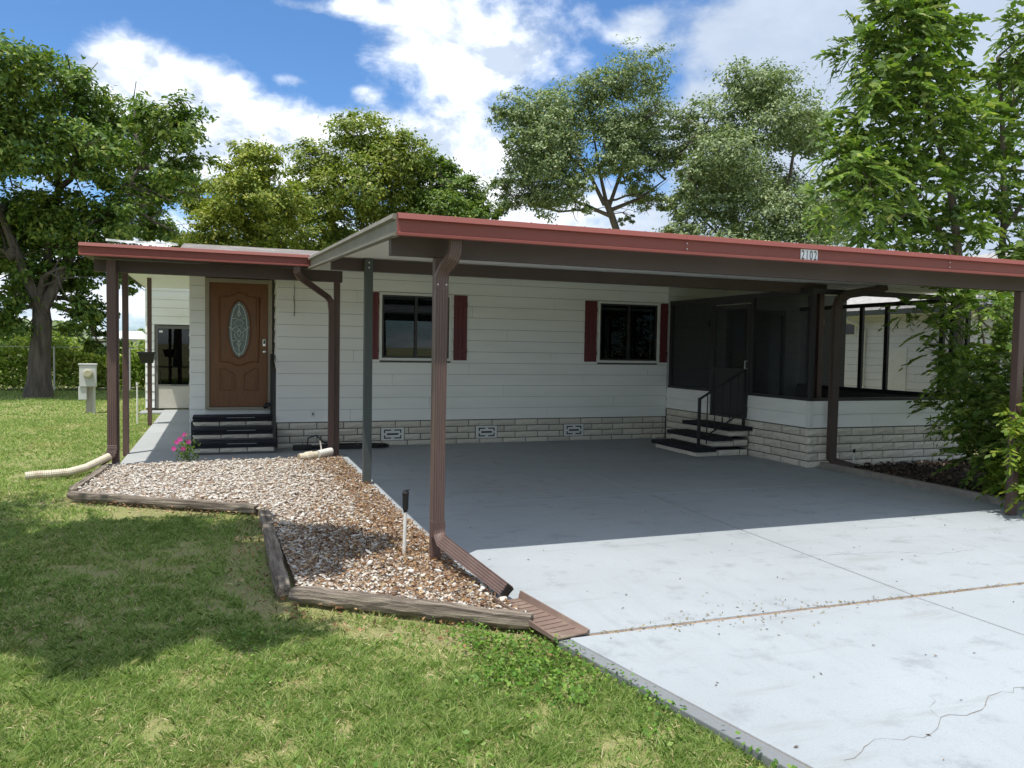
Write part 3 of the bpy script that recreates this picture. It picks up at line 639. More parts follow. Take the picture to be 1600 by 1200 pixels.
# ------------------------------------------------------------------ front steps
st = thing('front_steps', 'three brick steps with black carpet treads below the oak front door', 'steps')
for i, (yf, zt_) in enumerate(((12.72, .19), (13.0, .365), (13.28, .54))):
    b = MB().box(-.35, .84, yf+.03, DY-.10-i*.004, 0.0 if i == 0 else [.0, .192, .367][i], zt_-.05).build('riser', GROUT_SHADE, st)
    lay(b, (-.36, yf+.022), (1, 0), 1.21, zt_-.05-.105 if i else .03, 1, .105, .40, seed=20+i)
    lay(b, (-.357, yf+.30), (0, -1), .275, zt_-.05-.105 if i else .03, 1, .105, .40, seed=25+i, rotz=-PI/2)
    tr = MB().box(-.385, .865, yf-.01, (yf+.29 if i < 2 else DY-.05), zt_-.045, zt_).build('tread', CARPET, st, bevel=.015, seg=3)
    nz = MB().box(.12, .55, yf-.0125, yf-.0105, zt_-.026, zt_-.020).build('worn_edge', M('worn_grey', (.35, .35, .35), .8) if i == 0 else bpy.data.materials['worn_grey'], tr)
    MB().box(-.383, .863, yf-.008, yf-.001, zt_-.085, zt_-.046).build('carpet_nose', CARPET, tr)
hr = MB().box(.80, .845, 12.86, 12.90, .19, 1.30).box(.80, .845, 13.55, 13.59, .54, 1.52)
hr.sweep([(.02, -.02), (.02, .02), (-.02, .02), (-.02, -.02)], [(.822, 12.80, 1.28), (.822, 13.62, 1.52)])
hr.build('handrail', BLACKM, st)

# ------------------------------------------------------------------ screened room at the right
sr = thing('screened_room', 'screened porch room with brick and siding knee wall at right of carport', 'screened room')
SX = 8.20; SYF = 9.36; SXR = 11.42
kw = MB().box(SX+.02, SX+.12, SYF+.05, 10.82, 0, .985).box(SX+.02, SX+.12, 11.9, 13.34, 0, .985).box(SX+.02, SXR, SYF+.02, SYF+.12, 0, .985).box(SXR-.1, SXR, SYF+.12, 13.34, 0, .985).build('knee_wall', GROUT_SHADE, sr)
boards(kw, (SX+.012, 13.34), (0, -1), 13.34-11.9, .585, .985, .2)
boards(kw, (SX+.012, 10.82), (0, -1), 10.82-SYF-.05, .585, .985, .2)
boards(kw, (SX, SYF+.008), (1, 0), SXR-SX, .585, .985, .2)
MB().box(SX-.01, SX+.06, SYF-.012, SYF+.06, .585, .985).build('corner_trim', WHITEF, kw)
lay(kw, (SX+.004, 13.33), (0, -1), 13.33-SYF+.01, -.03, 5, .1215, .42, seed=31, rotz=-PI/2, skip=[(1.45, 2.48, 5, 9)])
lay(kw, (SX-.02, SYF), (1, 0), SXR-SX, -.03, 5, .1215, .42, seed=33)
MB().box(SX+.03, SX+.12, 10.83, 11.89, 0, .57).build('sill_wall', GROUT_SHADE, sr)
MB().box(SX+.13, SXR-.11, SYF+.13, 13.33, .45, .55).build('floor', CONC2, sr)
zc = 2.70
MB().hexa([(9.502, 8.6, 2.70), (11.75, 8.6, 2.70), (11.75, 13.3, 2.90), (9.502, 13.3, 2.90), (9.502, 8.6, 2.82), (11.75, 8.6, 2.82), (11.75, 13.3, 3.0), (9.502, 13.3, 3.0)]).build('roof', PANW, sr)
# frames: side wall (x = SX), front wall (y = SYF), right wall (x = SXR)
f = MB(); e = .03
f.box(SX+.03, SX+.09, SYF+.02, 13.33, 2.585, 2.66).box(SX+.025, SX+.095, SYF+.02, 10.80, .987, 1.03).box(SX+.025, SX+.095, 11.92, 13.33, .987, 1.03)
for y in (13.28, 11.93, 10.80, SYF+.05): f.box(SX+.03, SX+.085, y-.035, y+.035, 1.031 if y not in (11.93, 10.80) else .56, 2.584)
f.build('side_frame', BRONZE, sr)
f = MB(); f.box(SX+.1, SXR, SYF+.03, SYF+.09, 2.58, 2.655).box(SX+.1, SXR, SYF+.025, SYF+.095, .987, 1.03)
for x in (SXR-.03,): f.box(x-.03, x+.03, SYF+.03, SYF+.085, 1.031, 2.579)
f.build('front_frame', BRONZE, sr)
f = MB(); f.box(SXR-.08, SXR-.02, SYF+.1, 13.33, 2.57, 2.645).box(SXR-.09, SXR-.01, SYF+.1, 13.33, .987, 1.06)
for y in (11.65, 11.05, 9.88, 9.68): f.box(SXR-.075, SXR-.025, y-.04, y+.04, 1.061, 2.569)
f.build('right_frame', BRONZE, sr)
for (a, b) in ((11.965, 13.245), (SYF+.085, 10.765)): MB().box(SX+.055, SX+.057, a, b, 1.03, 2.585).build('screen_panel', SCREEN, sr)
MB().box(SXR-.05, SXR-.048, SYF+.1, 13.32, 1.06, 2.57).build('screen_panel', SCREENL, sr)
sdr = MB().box(SX+.02, SX+.06, 11.82, 11.89, .60, 2.50).box(SX+.02, SX+.06, 10.84, 10.91, .60, 2.50).box(SX+.02, SX+.06, 10.911, 11.819, 2.42, 2.50).box(SX+.02, SX+.06, 10.911, 11.819, 1.36, 1.42).box(SX+.02, SX+.06, 10.911, 11.819, .60, .67).build('screen_door', BRONZE, sr)
MB().box(SX+.038, SX+.040, 10.91, 11.82, 1.42, 2.42).build('screen_panel', SCREEN, sdr)
MB().box(SX+.034, SX+.042, 10.91, 11.82, .67, 1.36).build('kick_panel', BRONZE, sdr)
MB().tube([(SX+.02, 10.875, 1.42), (SX-.03, 10.875, 1.42), (SX-.03, 10.875, 1.55), (SX+.02, 10.875, 1.55)], .008, 6).build('handle', CHROME, sdr)
MB().box(SX+.03, SX+.08, 10.84, 11.89, 2.52, 2.584).build('door_header', BRONZE, sr)
# a wind chime hanging inside
wc = thing('wind_chime', 'reddish wind chime hanging behind the porch screen', 'wind chime')
cmb = MB().tube([(9.3, 10.4, 2.72), (9.3, 10.4, 2.38)], .006, 5); cmb.build('cord', BLACKM, wc)
MB().tube([(9.3, 10.4, 2.38), (9.3, 10.4, 2.2), (9.3, 10.4, 2.02)], [.03, .045, .01], 8).build('chime', M('copper_red', (.30, .08, .06), .4), wc)

# side steps running out from the screen door
ss = thing('side_steps', 'brick steps with black carpet and black railing below the screen door', 'steps')
for i, (xo, zt_) in enumerate(((7.16, .145), (7.47, .315), (7.78, .475))):
    b = MB().box(xo+.03, SX-.02, 10.72+.02, 12.0, 0.0 if i == 0 else [0, .147, .317][i], zt_-.04).build('riser', GROUT_SHADE, ss)
    zb = zt_-.064-.095
    lay(b, (xo+.02, 12.0), (0, -1), 1.27, max(zb, .0), 1, .106, .42, seed=41+i, rotz=-PI/2)
    lay(b, (xo+.02, 10.735), (1, 0), SX-.03-xo-.02, max(zb, .0), 1, .106, .42, seed=45+i)
    MB().box(xo-.05, xo+.36 if i < 2 else SX+.01, 10.66, 12.03, zt_-.062, zt_).build('tread', CARPET, ss, bevel=.012, seg=3)
rl = MB().box(7.24, 7.28, 10.78, 10.82, .145, .95).box(8.10, 8.135, 10.78, 10.82, .475, 1.42)
sq = [(.016, -.016), (.016, .016), (-.016, .016), (-.016, -.016)]
rl.sweep(sq, [(7.26, 10.80, .93), (8.13, 10.80, 1.41)]).sweep([(.01, -.01), (.01, .01), (-.01, .01), (-.01, -.01)], [(7.40, 10.80, .33), (8.12, 10.80, .72)])
ro = rl.build('railing', BLACKM, ss)
for k in range(5):
    x = 7.41+k*.145; MB().box(x-.007, x+.007, 10.793, 10.807, .34+(x-7.41)*.54 if k else .20, .93+(x-7.26)*.5515-.015).build('baluster', BLACKM, ro)

# ------------------------------------------------------------------ neighbour's house
nb = thing('neighbour_house', 'white sided neighbouring house with grey shingle roof beyond the screened room', 'house')
NX = 17.0
nw = MB().box(NX, NX+.15, 4, 24, -.05, 2.9).build('wall', GROUT_SHADE, nb)
boards(nw, (NX-.004, 24), (0, -1), 20, .0, 2.85, .2, m=M('neighbour_siding', (.72, .73, .74), .55, .03))
MB().hexa([(NX-.45, 3.6, 2.80), (NX+4, 7, 4.6), (NX+4, 21, 4.6), (NX-.45, 24.4, 2.80), (NX-.45, 3.6, 2.86), (NX+4, 7, 4.68), (NX+4, 21, 4.68), (NX-.45, 24.4, 2.86)]).build('roof', SHINGLE, nb)
MB().box(NX-.55, NX-.452, 3.6, 24.4, 2.76, 2.89).build('gutter', GREENM, nb)
MB().box(NX-.45, NX, 3.6, 24.4, 2.755, 2.78).build('soffit', WHITEF, nb)
MB().tube([(NX-.5, 17.55, 2.76), (NX-.48, 17.5, 2.66), (NX-.12, 17.3, 2.48), (NX-.07, 17.25, 2.3), (NX-.07, 17.25, .1)], .05, 10).build('downspout', WHITEF, nb)
nwn = MB().box(NX-.03, NX-.015, 17.6, 18.6, 2.2, 2.62).build('window', WHITEF, nb); MB().box(NX-.035, NX-.031, 17.66, 18.54, 2.26, 2.56).build('pane', GLASSD, nwn)
MB().box(NX-.04, NX-.016, 15.8, 16.5, .6, 1.9).build('utility_panel', WHITEF, nb)

# ------------------------------------------------------------------ landscape timbers and kerb
def timber(a, b, r, label, seed, z=None):
    rnd = random.Random(seed); A = Vector((a[0], a[1], r*.30)); B = Vector((b[0], b[1], r*.30))
    n = 18; path = [A.lerp(B, i/n)+Vector((rnd.uniform(-.004, .004), rnd.uniform(-.004, .004), rnd.uniform(-.006, .006))) for i in range(n+1)]
    prof = []
    for k in range(12):
        q = 2*PI*k/12+.26; fx = max(-.88, min(.88, math.cos(q)*1.05)); fy = max(-.72, min(.72, math.sin(q)*1.05)); prof.append((fx*r, fy*r))
    mb = MB(); mb.sweep(prof, path, scale=[rnd.uniform(.92, 1.05)*(0.9 if i in (0, n) else 1) for i in range(n+1)])
    mb.v = [(x+rnd.uniform(-.004, .004), y+rnd.uniform(-.004, .004), zz+rnd.uniform(-.004, .004)) for x, y, zz in mb.v]
    o = mb.build('landscape_timber', timber_mat('timber_grain', math.atan2(b[1]-a[1], b[0]-a[0])), None, smooth=False)
    tag(o, label, 'timber', 'timbers edging the gravel bed')
timber((-1.52, 9.66), (.36, 8.36), .055, 'long grey timber along the lawn side of the pebble bed', 1)
timber((-1.53, 9.86), (-1.40, 11.6), .055, 'partly buried grey timber at left end of pebble bed', 2)
timber((.43, 8.10), (.41, 5.47), .060, 'cracked dark timber pointing toward the camera between lawn and pebbles', 3)
timber((.47, 5.43), (1.80, 4.42), .060, 'round grey timber ending at the brown splash block', 4)
o = MB().box(8.36, 8.46, 5.2, 9.30, -.05, .085).build('kerb_timber', M('grey_kerb', (.22, .205, .18), .9, .2, 8, bump=.5), None, bevel=.02, seg=3)
tag(o, 'long low grey kerb along the right side of the driveway', 'kerb')

# ------------------------------------------------------------------ small things
sp = thing('splash_block', 'brown plastic splash block under the end of the downspout', 'splash block')
import_pts = []
A = Vector((1.80, 4.86, 0)); Bp = Vector((1.945, 4.13, 0)); d_ = (Bp-A).normalized(); nrm = Vector((-d_.y, d_.x, 0))
V = []; n = 14
prof = [(-.115, .006), (-.115, .062), (-.105, .062), (-.092, .014), (.092, .014), (.105, .062), (.115, .062), (.115, .006)]
for i in range(n+1):
    q = i/n; c = A.lerp(Bp, q)
    for a, h in prof:
        hh = h if h < .05 else h*(1-.55*q)
        V.append(tuple(c + nrm*(a*(1+.12*q)) + Vector((0, 0, hh))))
k = len(prof); F_ = [(i*k+j, i*k+(j+1) % k, (i+1)*k+(j+1) % k, (i+1)*k+j) for i in range(n) for j in range(k)] + [tuple(range(k)), tuple(n*k+j for j in range(k))]
MB().add(V, F_).build('tray', SPLASH, sp)
for i in range(1, 11):
    c = A.lerp(Bp, i/11.5); MB().hexa([tuple(c+nrm*s+d_*t+Vector((0, 0, z))) for z in (.0135, .019) for s, t in ((-.085, -.008), (.085, -.008), (.085, .008), (-.085, .008))]).build('rib', SPLASH, sp)
def riser(x, y, h, label, lean=(0, 0), blackcap=.12, r=.012):
    t = thing('sprinkler_riser', label, 'sprinkler', 'white sprinkler risers')
    MB().tube([(x, y, -.02), (x+lean[0]*.5, y+lean[1]*.5, h*.5), (x+lean[0], y+lean[1], h)], r, 10).build('pipe', PVC, t)
    if blackcap:
        X_, Y_ = x+lean[0], y+lean[1]
        MB().tube([(X_, Y_, h-.005), (X_, Y_, h+.012), (X_, Y_, h+.02), (X_, Y_, h+blackcap-.03), (X_, Y_, h+blackcap-.022), (X_, Y_, h+blackcap)], [r*1.2, r*1.35, r*1.7, r*1.9, r*2.2, r*1.5], 12).build('nozzle', BLACKP, t)
        MB().box(X_-.004, X_+.035, Y_-.006, Y_+.006, h+blackcap, h+blackcap+.006).build('nozzle_tip', BLACKP, t)
    else:
        MB().tube([(x+lean[0], y+lean[1], h), (x+lean[0], y+lean[1], h+.05)], r*1.5, 10).build('cap', PVC, t)
riser(1.41, 6.22, .36, 'white sprinkler riser with black head beside the front carport post', (.008, 0), .17, .014)
riser(1.46, 11.96, .28, 'leaning white sprinkler riser beside the broken drain pipe', (-.04, 0), .05, .012)
riser(8.93, 9.22, .22, 'short white sprinkler riser by the right brick wall', (.01, 0), .045, .012)
riser(-1.60, 18.2, .80, 'tall bare white pipe in the lawn by the walkway', (0, 0), 0, .016)
# corrugated drain pipe
def corrug(pts, r, name, label, cat, m, per=.022):
    P = [Vector(p) for p in pts]; path = []; scl = []
    for a, b in zip(P[:-1], P[1:]):
        n = max(2, int((b-a).length/per*2))
        for i in range(n): path.append(a.lerp(b, i/n))
    for i in range(len(path)): scl.append(r*(1.0 if i % 2 else .88))
    mb = MB(); mb.tube(path, scl, 12)
    o = mb.build(name, m); return tag(o, label, cat)
t = corrug([(-1.37, 11.72, .16), (-1.50, 11.62, .10), (-1.62, 11.48, .05), (-1.78, 11.32, .025), (-1.98, 11.24, .02), (-2.12, 11.22, .02), (-2.26, 11.19, .01)], .052, 'corrugated_drain_pipe', 'cream corrugated drain pipe lying on the lawn by the left post', 'drain pipe', PVCY)
dp = thing('broken_drain_pipe', 'short broken white drain pipe on the pebbles beside the corner post', 'drain pipe')
MB().tube([(1.60, 12.06, .10), (1.47, 11.98, .085), (1.38, 11.90, .075)], [.052, .055, .055], 14).build('upper_pipe', PVC, dp)
ms = MB(); pth = [(1.36, 11.88, .072), (1.30, 11.845, .068), (1.29, 11.84, .067), (1.20, 11.80, .06), (1.19, 11.795, .06), (1.10, 11.76, .055)]
n = 16; ringsO = []
ms.tube(pth, [.055, .055, .07, .07, .058, .058], n); ms.build('lower_pipe', PVCY, dp)
MB().tube([(1.101, 11.7604, .0551), (1.094, 11.7576, .0548)], [.046, .046], 14).build('pipe_bore', M('pipe_inside', (.34, .27, .16), .9), dp)
# hose and mat by the wall
hs = thing('garden_hose', 'black garden hose coiled on the concrete along the brick skirting', 'hose')
hp = [];
for i in range(150):
    a = i/150*2*PI*5; rr = .55+.06*math.sin(a*.37); hp.append((2.05+rr*math.cos(a)*1.05, 13.02+.16*math.sin(a), .015+.012*(i/30)))
hp = [(1.35, 13.12, .02), (1.37, 13.14, .18), (1.5, 13.15, .22), (1.62, 13.1, .10)] + hp
MB().tube(hp, .011, 6).build('hose_coil', BLACKP, hs, smooth=True)
MB().tube([(2.10, 12.92, .06), (2.16, 12.90, .085), (2.22, 12.89, .07)], [.018, .026, .014], 8).build('nozzle', BLACKP, hs)
o = MB().box(1.12, 1.42, 12.94, 13.10, 0, .085).build('black_box', BLACKP, None, bevel=.02, seg=3); tag(o, 'small black box on the walk at the brick skirting', 'box')
# shoes / slippers by the door
o = MB().tube([(.70, 13.50, .66), (.74, 13.47, .70), (.80, 13.45, .72)], [.03, .045, .02], 8).build('door_stop', BLACKP); tag(o, 'small black object lying at the front door threshold', 'door stop')
# hanging planter
hpn = thing('hanging_planter', 'black planter box fixed to the thin rear porch post', 'planter')
MB().hexa([(-1.49, 17.72, 1.27), (-1.27, 17.72, 1.27), (-1.27, 17.95, 1.27), (-1.49, 17.95, 1.27), (-1.54, 17.66, 1.47), (-1.22, 17.66, 1.47), (-1.22, 17.955, 1.47), (-1.54, 17.955, 1.47)]).build('box', BLACKP, hpn)
MB().box(-1.56, -1.20, 17.64, 17.956, 1.471, 1.50).build('rim', BLACKP, hpn)
# electric meter pedestal
mt = thing('meter_pedestal', 'grey electric meter pedestal standing on the lawn before the big tree', 'electric meter')
mx, my = -2.98, 21.5
MB().box(mx-.05, mx+.10, my+.06, my+.16, -.06, 1.05).build('post', M('grey_wood_post', (.36, .34, .31), .9, .2, 5, (1, 1, .2)), mt)
MB().box(mx+.10, mx+.15, my+.07, my+.13, -.06, .95).build('conduit', GALV, mt)
MB().box(mx-.17, mx+.19, my-.08, my+.058, .60, 1.12).box(mx-.19, mx+.21, my-.10, my+.07, 1.121, 1.16).build('meter_box', GALV, mt, bevel=.01)
MB().box(mx-.20, mx-.02, my-.04, my+.057, .28, .598).build('breaker_box', GALV, mt, bevel=.01)
MB().tube([(mx+.02, my-.08, .92), (mx+.02, my-.11, .92), (mx+.02, my-.19, .92), (mx+.02, my-.20, .92)], [.11, .11, .095, .07], 20, up=(0, 0, 1)).build('meter', M('meter_glass', (.42, .40, .28), .25, .15), mt)

# ------------------------------------------------------------------ vegetation builders (numpy)
def frames(rng, n, nrm_bias):
    """random leaf frames: direction along the leaf, side vector"""
    d = rng.normal(size=(n, 3)); d /= np.linalg.norm(d, axis=1)[:, None]
    nb_ = nrm_bias + rng.normal(size=(n, 3))*.55; nb_ /= np.linalg.norm(nb_, axis=1)[:, None]
    d = d - nb_*(d*nb_).sum(1)[:, None]; d /= np.linalg.norm(d, axis=1)[:, None]
    return d, np.cross(nb_, d), nb_
def leaves(P, L, rng, up=.8, outw=None, ratio=.5, droop=.15):
    n = len(P); bias = np.tile(np.array([0, 0, up]), (n, 1))
    if outw is not None: bias = bias + outw*.7
    d, s, nn = frames(rng, n, bias); d[:, 2] -= droop
    L = (L*rng.uniform(.65, 1.25, n))[:, None]
    V = np.stack([P-d*L*.5, P+s*L*ratio*.5+nn*L*.06, P+d*L*.5-nn*L*.05, P-s*L*ratio*.5+nn*L*.06], 1).reshape(-1, 3)
    F = (np.arange(n)[:, None]*4+np.arange(4)[None]).astype(np.int32)
    return V, F
def crown_points(clumps, n, rng, sub=75, spread=.27, depth=1.6, hollow=.40, flat=.85):
    """leaf positions: twig clusters in the shell of each clump, uneven on purpose"""
    P = []; O = []
    tot = sum(c[3]**2 for c in clumps)
    for (x, y, z, r) in clumps:
        k = int(n*r*r/tot); nc = max(4, k//sub)
        c0 = np.array([x, y+rng.uniform(-1, 1)*depth, z])
        u = rng.normal(size=(nc, 3)); u /= np.linalg.norm(u, axis=1)[:, None]
        rad = r*.90*(hollow+(1.06-hollow)*rng.random(nc)**.6)*rng.uniform(.8, 1.1, nc)
        cc = c0+u*rad[:, None]*np.array([1, 1.15, flat])
        idx = rng.integers(0, nc, k); sz = r*spread*rng.uniform(.5, 1.3, nc)
        p = cc[idx]+rng.normal(size=(k, 3))*sz[idx][:, None]*np.array([.55, .55, .32])
        P.append(p); O.append(u[idx])
    return np.concatenate(P), np.concatenate(O)
def limb_path(a, b, rng, n=6, sag=.12):
    A = np.array(a, float); B = np.array(b, float); L = np.linalg.norm(B-A); pts = []
    j = rng.normal(size=3)*L*.10
    for i in range(n+1):
        q = i/n; p = A+(B-A)*q+j*math.sin(PI*q)+np.array([0, 0, sag*L*math.sin(PI*q)])*.5+rng.normal(size=3)*L*.015*(0 < i < n)
        pts.append(tuple(p))
    return pts
def tree(name, label, group, clumps, nleaf, L, lm, bark, trunk, limbs, r0, rng, **kw):
    """trunk: list of points; limbs: list of point lists"""
    t = thing(name, label, 'tree', group)
    mb = MB(); n = len(trunk)
    mb.tube(trunk, [r0*(1.22 if i == 0 and trunk[0][2] < 1 else 1.12 if i == 0 else 1)*(1-.35*i/(n-1)) for i in range(n)], 12)
    tips = []
    for pl in limbs:
        m_ = len(pl); mb.tube(pl, [r0*.5*(1-.78*i/(m_-1)) for i in range(m_)], 8); tips += [pl[i] for i in range(1, m_)]
    if not tips: tips = [trunk[-1]]
    tips.append(trunk[-1])
    for (x, y, z, r) in clumps:
        c = np.array([x, y, z]); lower = [q for q in tips if q[2] <= z+.4] or tips
        a = min(lower, key=lambda q: np.linalg.norm(np.array(q)-c)); pth = limb_path(a, c, rng)
        mb.tube(pth, [max(.012, r0*.30*(1-.8*i/(len(pth)-1))) for i in range(len(pth))], 6)
        for k_ in range(5):
            u = rng.normal(size=3); u /= np.linalg.norm(u); st_ = pth[rng.integers(2, len(pth))]
            pp = limb_path(st_, c+u*r*.95, rng, 4); mb.tube(pp, [max(.006, r0*.10*(1-.7*i/4)) for i in range(5)], 5)
    mb.build('trunk', bark, t)
    P, O = crown_points(clumps, nleaf, rng, **kw)
    V, F = leaves(P, L, rng, outw=O)
    np_mesh('crown', V, F, lm, t)
    return t
rng = np.random.default_rng(11)
G1 = leafmat('camphor_leaf', [(0, (0.056, 0.119, 0.027)), (.5, (0.116, 0.203, 0.039)), (.85, (0.203, 0.288, 0.054)), (1, (0.328, 0.366, 0.077))], patch=((.15, .16, .03), .35), pscale=.5)
G2 = leafmat('yellow_green_leaf', [(0, (0.106, 0.163, 0.027)), (.5, (0.225, 0.288, 0.045)), (.85, (0.362, 0.400, 0.073)), (1, (0.525, 0.488, 0.125))], patch=((.30, .29, .05), .3), pscale=.7)
G3 = leafmat('oak_leaf', [(0, (0.114, 0.174, 0.076)), (.5, (0.199, 0.259, 0.116)), (.9, (0.317, 0.382, 0.191)), (1, (0.534, 0.559, 0.330))], trans=.25)
G4 = leafmat('pinnate_leaf', [(0, (0.068, 0.132, 0.024)), (.5, (0.142, 0.236, 0.041)), (.85, (0.243, 0.338, 0.068)), (1, (0.392, 0.432, 0.121))], trans=.40, patch=((.05, .085, .02), .5), pscale=1.4)
G4L = leafmat('young_pinnate_leaf', [(0, (.10, .19, .02)), (.6, (.19, .27, .03)), (1, (.30, .33, .05))], trans=.45)

def vary(cl, amp): return [(x, y+rng.uniform(-amp, amp), z, r) for x, y, z, r in cl]
LEFT = vary([(-5.48,27.9,9.29,1.44),(-4.28,27.9,9.25,1.43),(-2.86,27.9,8.63,1.53),(-1.38,27.9,8.29,1.28),(-1.1,27.9,6.89,1.04),(-2.41,27.9,6.88,1.39),(-3.94,27.9,7.53,1.64),(-5.5,27.9,7.37,1.65),(-5.85,27.9,5.61,1.4),(-4.66,27.9,5.5,1.39),(-3.24,27.9,5.6,1.38),(-1.86,27.9,5.5,1.03),(-5.7,27.9,3.87,1.39),(-4.32,27.9,3.94,1.15),(-3.16,27.9,4.31,1.03),(-3.98,27.9,2.57,.96),(-3.63,27.9,1.67,.73),(-6.1,27.9,2.5,1.0),(-2.61,27.9,3.73,.73),(-7.14,27.9,7.95,1.92),(-7.17,27.9,5.13,1.89),(-7.44,27.9,9.22,1.7),(-8.27,27.9,6.35,2.16)], 1.6)
tree('broadleaf_tree', 'big dark green tree with thick trunk standing on the left lawn', 'trees behind the house', LEFT, 92000, .18, G1, BARK,
     [(-5.23, 27.9, -.1), (-5.2, 27.9, .5), (-5.18, 27.9, 1.15), (-5.1, 27.9, 2.33), (-5.1, 27.9, 2.92)],
     [[(-5.1, 27.9, 2.6), (-5.7, 27.7, 4.26), (-6.19, 27.9, 5.58), (-6.82, 27.9, 7.42)], [(-5.1, 27.9, 2.6), (-4.14, 27.8, 4.75), (-3.24, 27.9, 5.8), (-2.32, 27.9, 7.29)], [(-5.1, 27.9, 2.73), (-4.93, 28.2, 4.7), (-4.65, 27.9, 6.28), (-4.46, 27.9, 8.25)]], .37, rng, hollow=.15)
T2 = vary([(-.27,33,7.57,1.14),(1.14,33,8.63,1.1),(.91,33,7.17,1.36),(2.36,33,7.53,1.04),(1.87,33,6.23,1.22),(-.04,33,5.98,1.14),(-.96,33,5.67,.81),(1.03,33,5.0,1.2),(-.6,33,4.4,1.0),(2.2,33,4.6,1.1)], 1.0)
tree('yellowing_tree', 'yellow-green tree rising behind the porch roof', 'trees behind the house', [(a, b, c, d*1.16) for a, b, c, d in T2], 46000, .17, G2, BARK, [(.9, 33, -.1), (.9, 33, 2.5), (.9, 33, 4.2)], [[(.9, 33, 3.8), (.3, 33, 5.4), (-.1, 33, 6.8)], [(.9, 33, 4), (1.7, 33, 5.8), (2.1, 33, 7)]], .22, rng)
T3 = vary([(4.32,37,9.96,1.3),(6.04,37,11.09,1.32),(7.6,37,10.13,1.45),(6.06,37,8.81,1.55),(4.33,37,8.09,1.38),(7.93,37,8.23,1.44),(6.08,37,6.76,1.48),(3.77,37,6.32,1.22),(8.5,37,6.46,1.24),(6.09,37,5.28,1.53)], 1.2)
tree('olive_green_tree', 'broad olive green tree in the middle of the row behind the house', 'trees behind the house', [(a, b, c, d*1.16) for a, b, c, d in T3], 60000, .18, leafmat('olive_leaf', [(0, (0.100, 0.156, 0.030)), (.5, (0.200, 0.269, 0.048)), (.85, (0.325, 0.375, 0.075)), (1, (0.475, 0.450, 0.138))], patch=((.26, .26, .05), .3)), BARK, [(6.1, 37, -.1), (6.1, 37, 3), (6.1, 37, 5)], [[(6.1, 37, 4.5), (5, 37, 7), (4.4, 37, 9)], [(6.1, 37, 4.8), (6.3, 37, 8), (6.1, 37, 10.3)], [(6.1, 37, 4.5), (7.4, 37, 7), (7.8, 37, 9.2)]], .28, rng)
T4 = vary([(9.48,35,9.67,1.21),(10.55,35,8.69,1.21),(9.36,35,7.73,1.25),(11.09,35,7.71,.79),(8.6,35,8.39,.77),(9.98,35,6.47,1.3)], .8)
tree('rounded_tree', 'smaller rounded green tree just left of the open sky gap', 'trees behind the house', [(a, b, c, d*1.16) for a, b, c, d in T4], 32000, .17, G1, BARK, [(9.8, 35, -.1), (9.8, 35, 3), (9.7, 35, 5.5)], [[(9.7, 35, 5), (10.3, 35, 7), (10.5, 35, 8.3)], [(9.7, 35, 5.2), (9.5, 35, 7.5), (9.5, 35, 9)]], .2, rng)
O1 = vary([(17.8,34,14.25,1.38),(15.81,34,13.1,1.59),(13.72,34,12.27,1.4),(12.16,34,12.09,.98),(19.57,34,13.1,1.2),(14.56,34,10.76,1.61),(16.84,34,11.74,1.44),(19.45,34,11.1,1.18),(12.98,34,9.88,1.27),(12.54,34,8.39,.78),(14.11,34,8.66,1.1),(20.21,34,9.47,.85),(16.46,34,13.63,1.13),(17.9,34,12.2,1.1),(15.6,34,9.6,.9),(18.6,34,9.9,.8),(19.0,34,12.0,.9),(13.3,34,11.2,1.0),(13.2,34,8.9,.9),(12.2,34,9.3,.7),(15.0,34,8.9,.7),(16.0,34,8.3,.5),(19.6,34,8.6,.6),(18.9,34,8.2,.4),(17.2,34,10.4,1.0),(18.2,34,11.0,.9),(16.0,34,11.6,1.1),(16.4,34,10.0,.8),(12.0,34,10.6,.7)], 1.0)
tree('open_oak_tree', 'open-crowned oak with bare forked limbs above the middle of the carport', 'trees behind the house', [(a, b, c, d*1.16) for a, b, c, d in O1], 66000, .16, G3, BARKL, [(18.6, 34, -.1), (18.4, 34, 4), (18.16, 34, 6.86), (17.61, 34, 8.19), (17.3, 34, 8.8)],
     [[(17.25, 34, 8.6), (16.38, 34, 10.05), (15.04, 34, 10.95), (13.42, 34, 11.8)], [(17.43, 34, 8.4), (18.08, 34, 10.2), (18.55, 34, 11.77), (17.98, 34, 13.82)], [(17.44, 34, 8.33), (19.15, 34, 9.08), (20.55, 34, 10.12)], [(17.4, 34, 8.5), (16.9, 34, 10.3), (16.4, 34, 12.8)], [(17.6, 34, 8.1), (15.6, 34, 8.7), (14.0, 34, 8.3)]], .22, rng, sub=40, hollow=.2)
O2 = vary([(22.69,31,13.83,1.38),(25.04,31,14.14,1.22),(21.01,31,12.18,1.45),(23.64,31,12.34,1.81),(26.05,31,12.31,1.23),(20.73,31,10.14,1.55),(23.18,31,10.22,1.77),(25.76,31,10.16,1.54),(20.28,31,8.22,1.28),(22.54,31,8.1,1.64),(25.09,31,7.99,1.71),(27.38,31,8.0,1.29),(19.31,31,7.0,.9),(24,31,6,2.0),(21,31,6,1.5),(27.6,31,10.2,1.0),(26.9,31,11.8,.8),(19.8,31,11.2,.8),(19.4,31,9.2,.8)], 1.2)
tree('dense_oak_tree', 'dense grey-green oak to the right of the open-crowned oak', 'trees behind the house', [(a, b, c, d*1.16) for a, b, c, d in O2], 84000, .17, G3, BARKL, [(23.5, 31, -.1), (23.5, 31, 3), (23.5, 31, 6)], [[(23.5, 31, 5.5), (22, 31, 9), (21.2, 31, 11.5)], [(23.5, 31, 6), (23.8, 31, 10), (23, 31, 13)], [(23.5, 31, 5.5), (25.4, 31, 9), (25.8, 31, 12)]], .4, rng, sub=45)

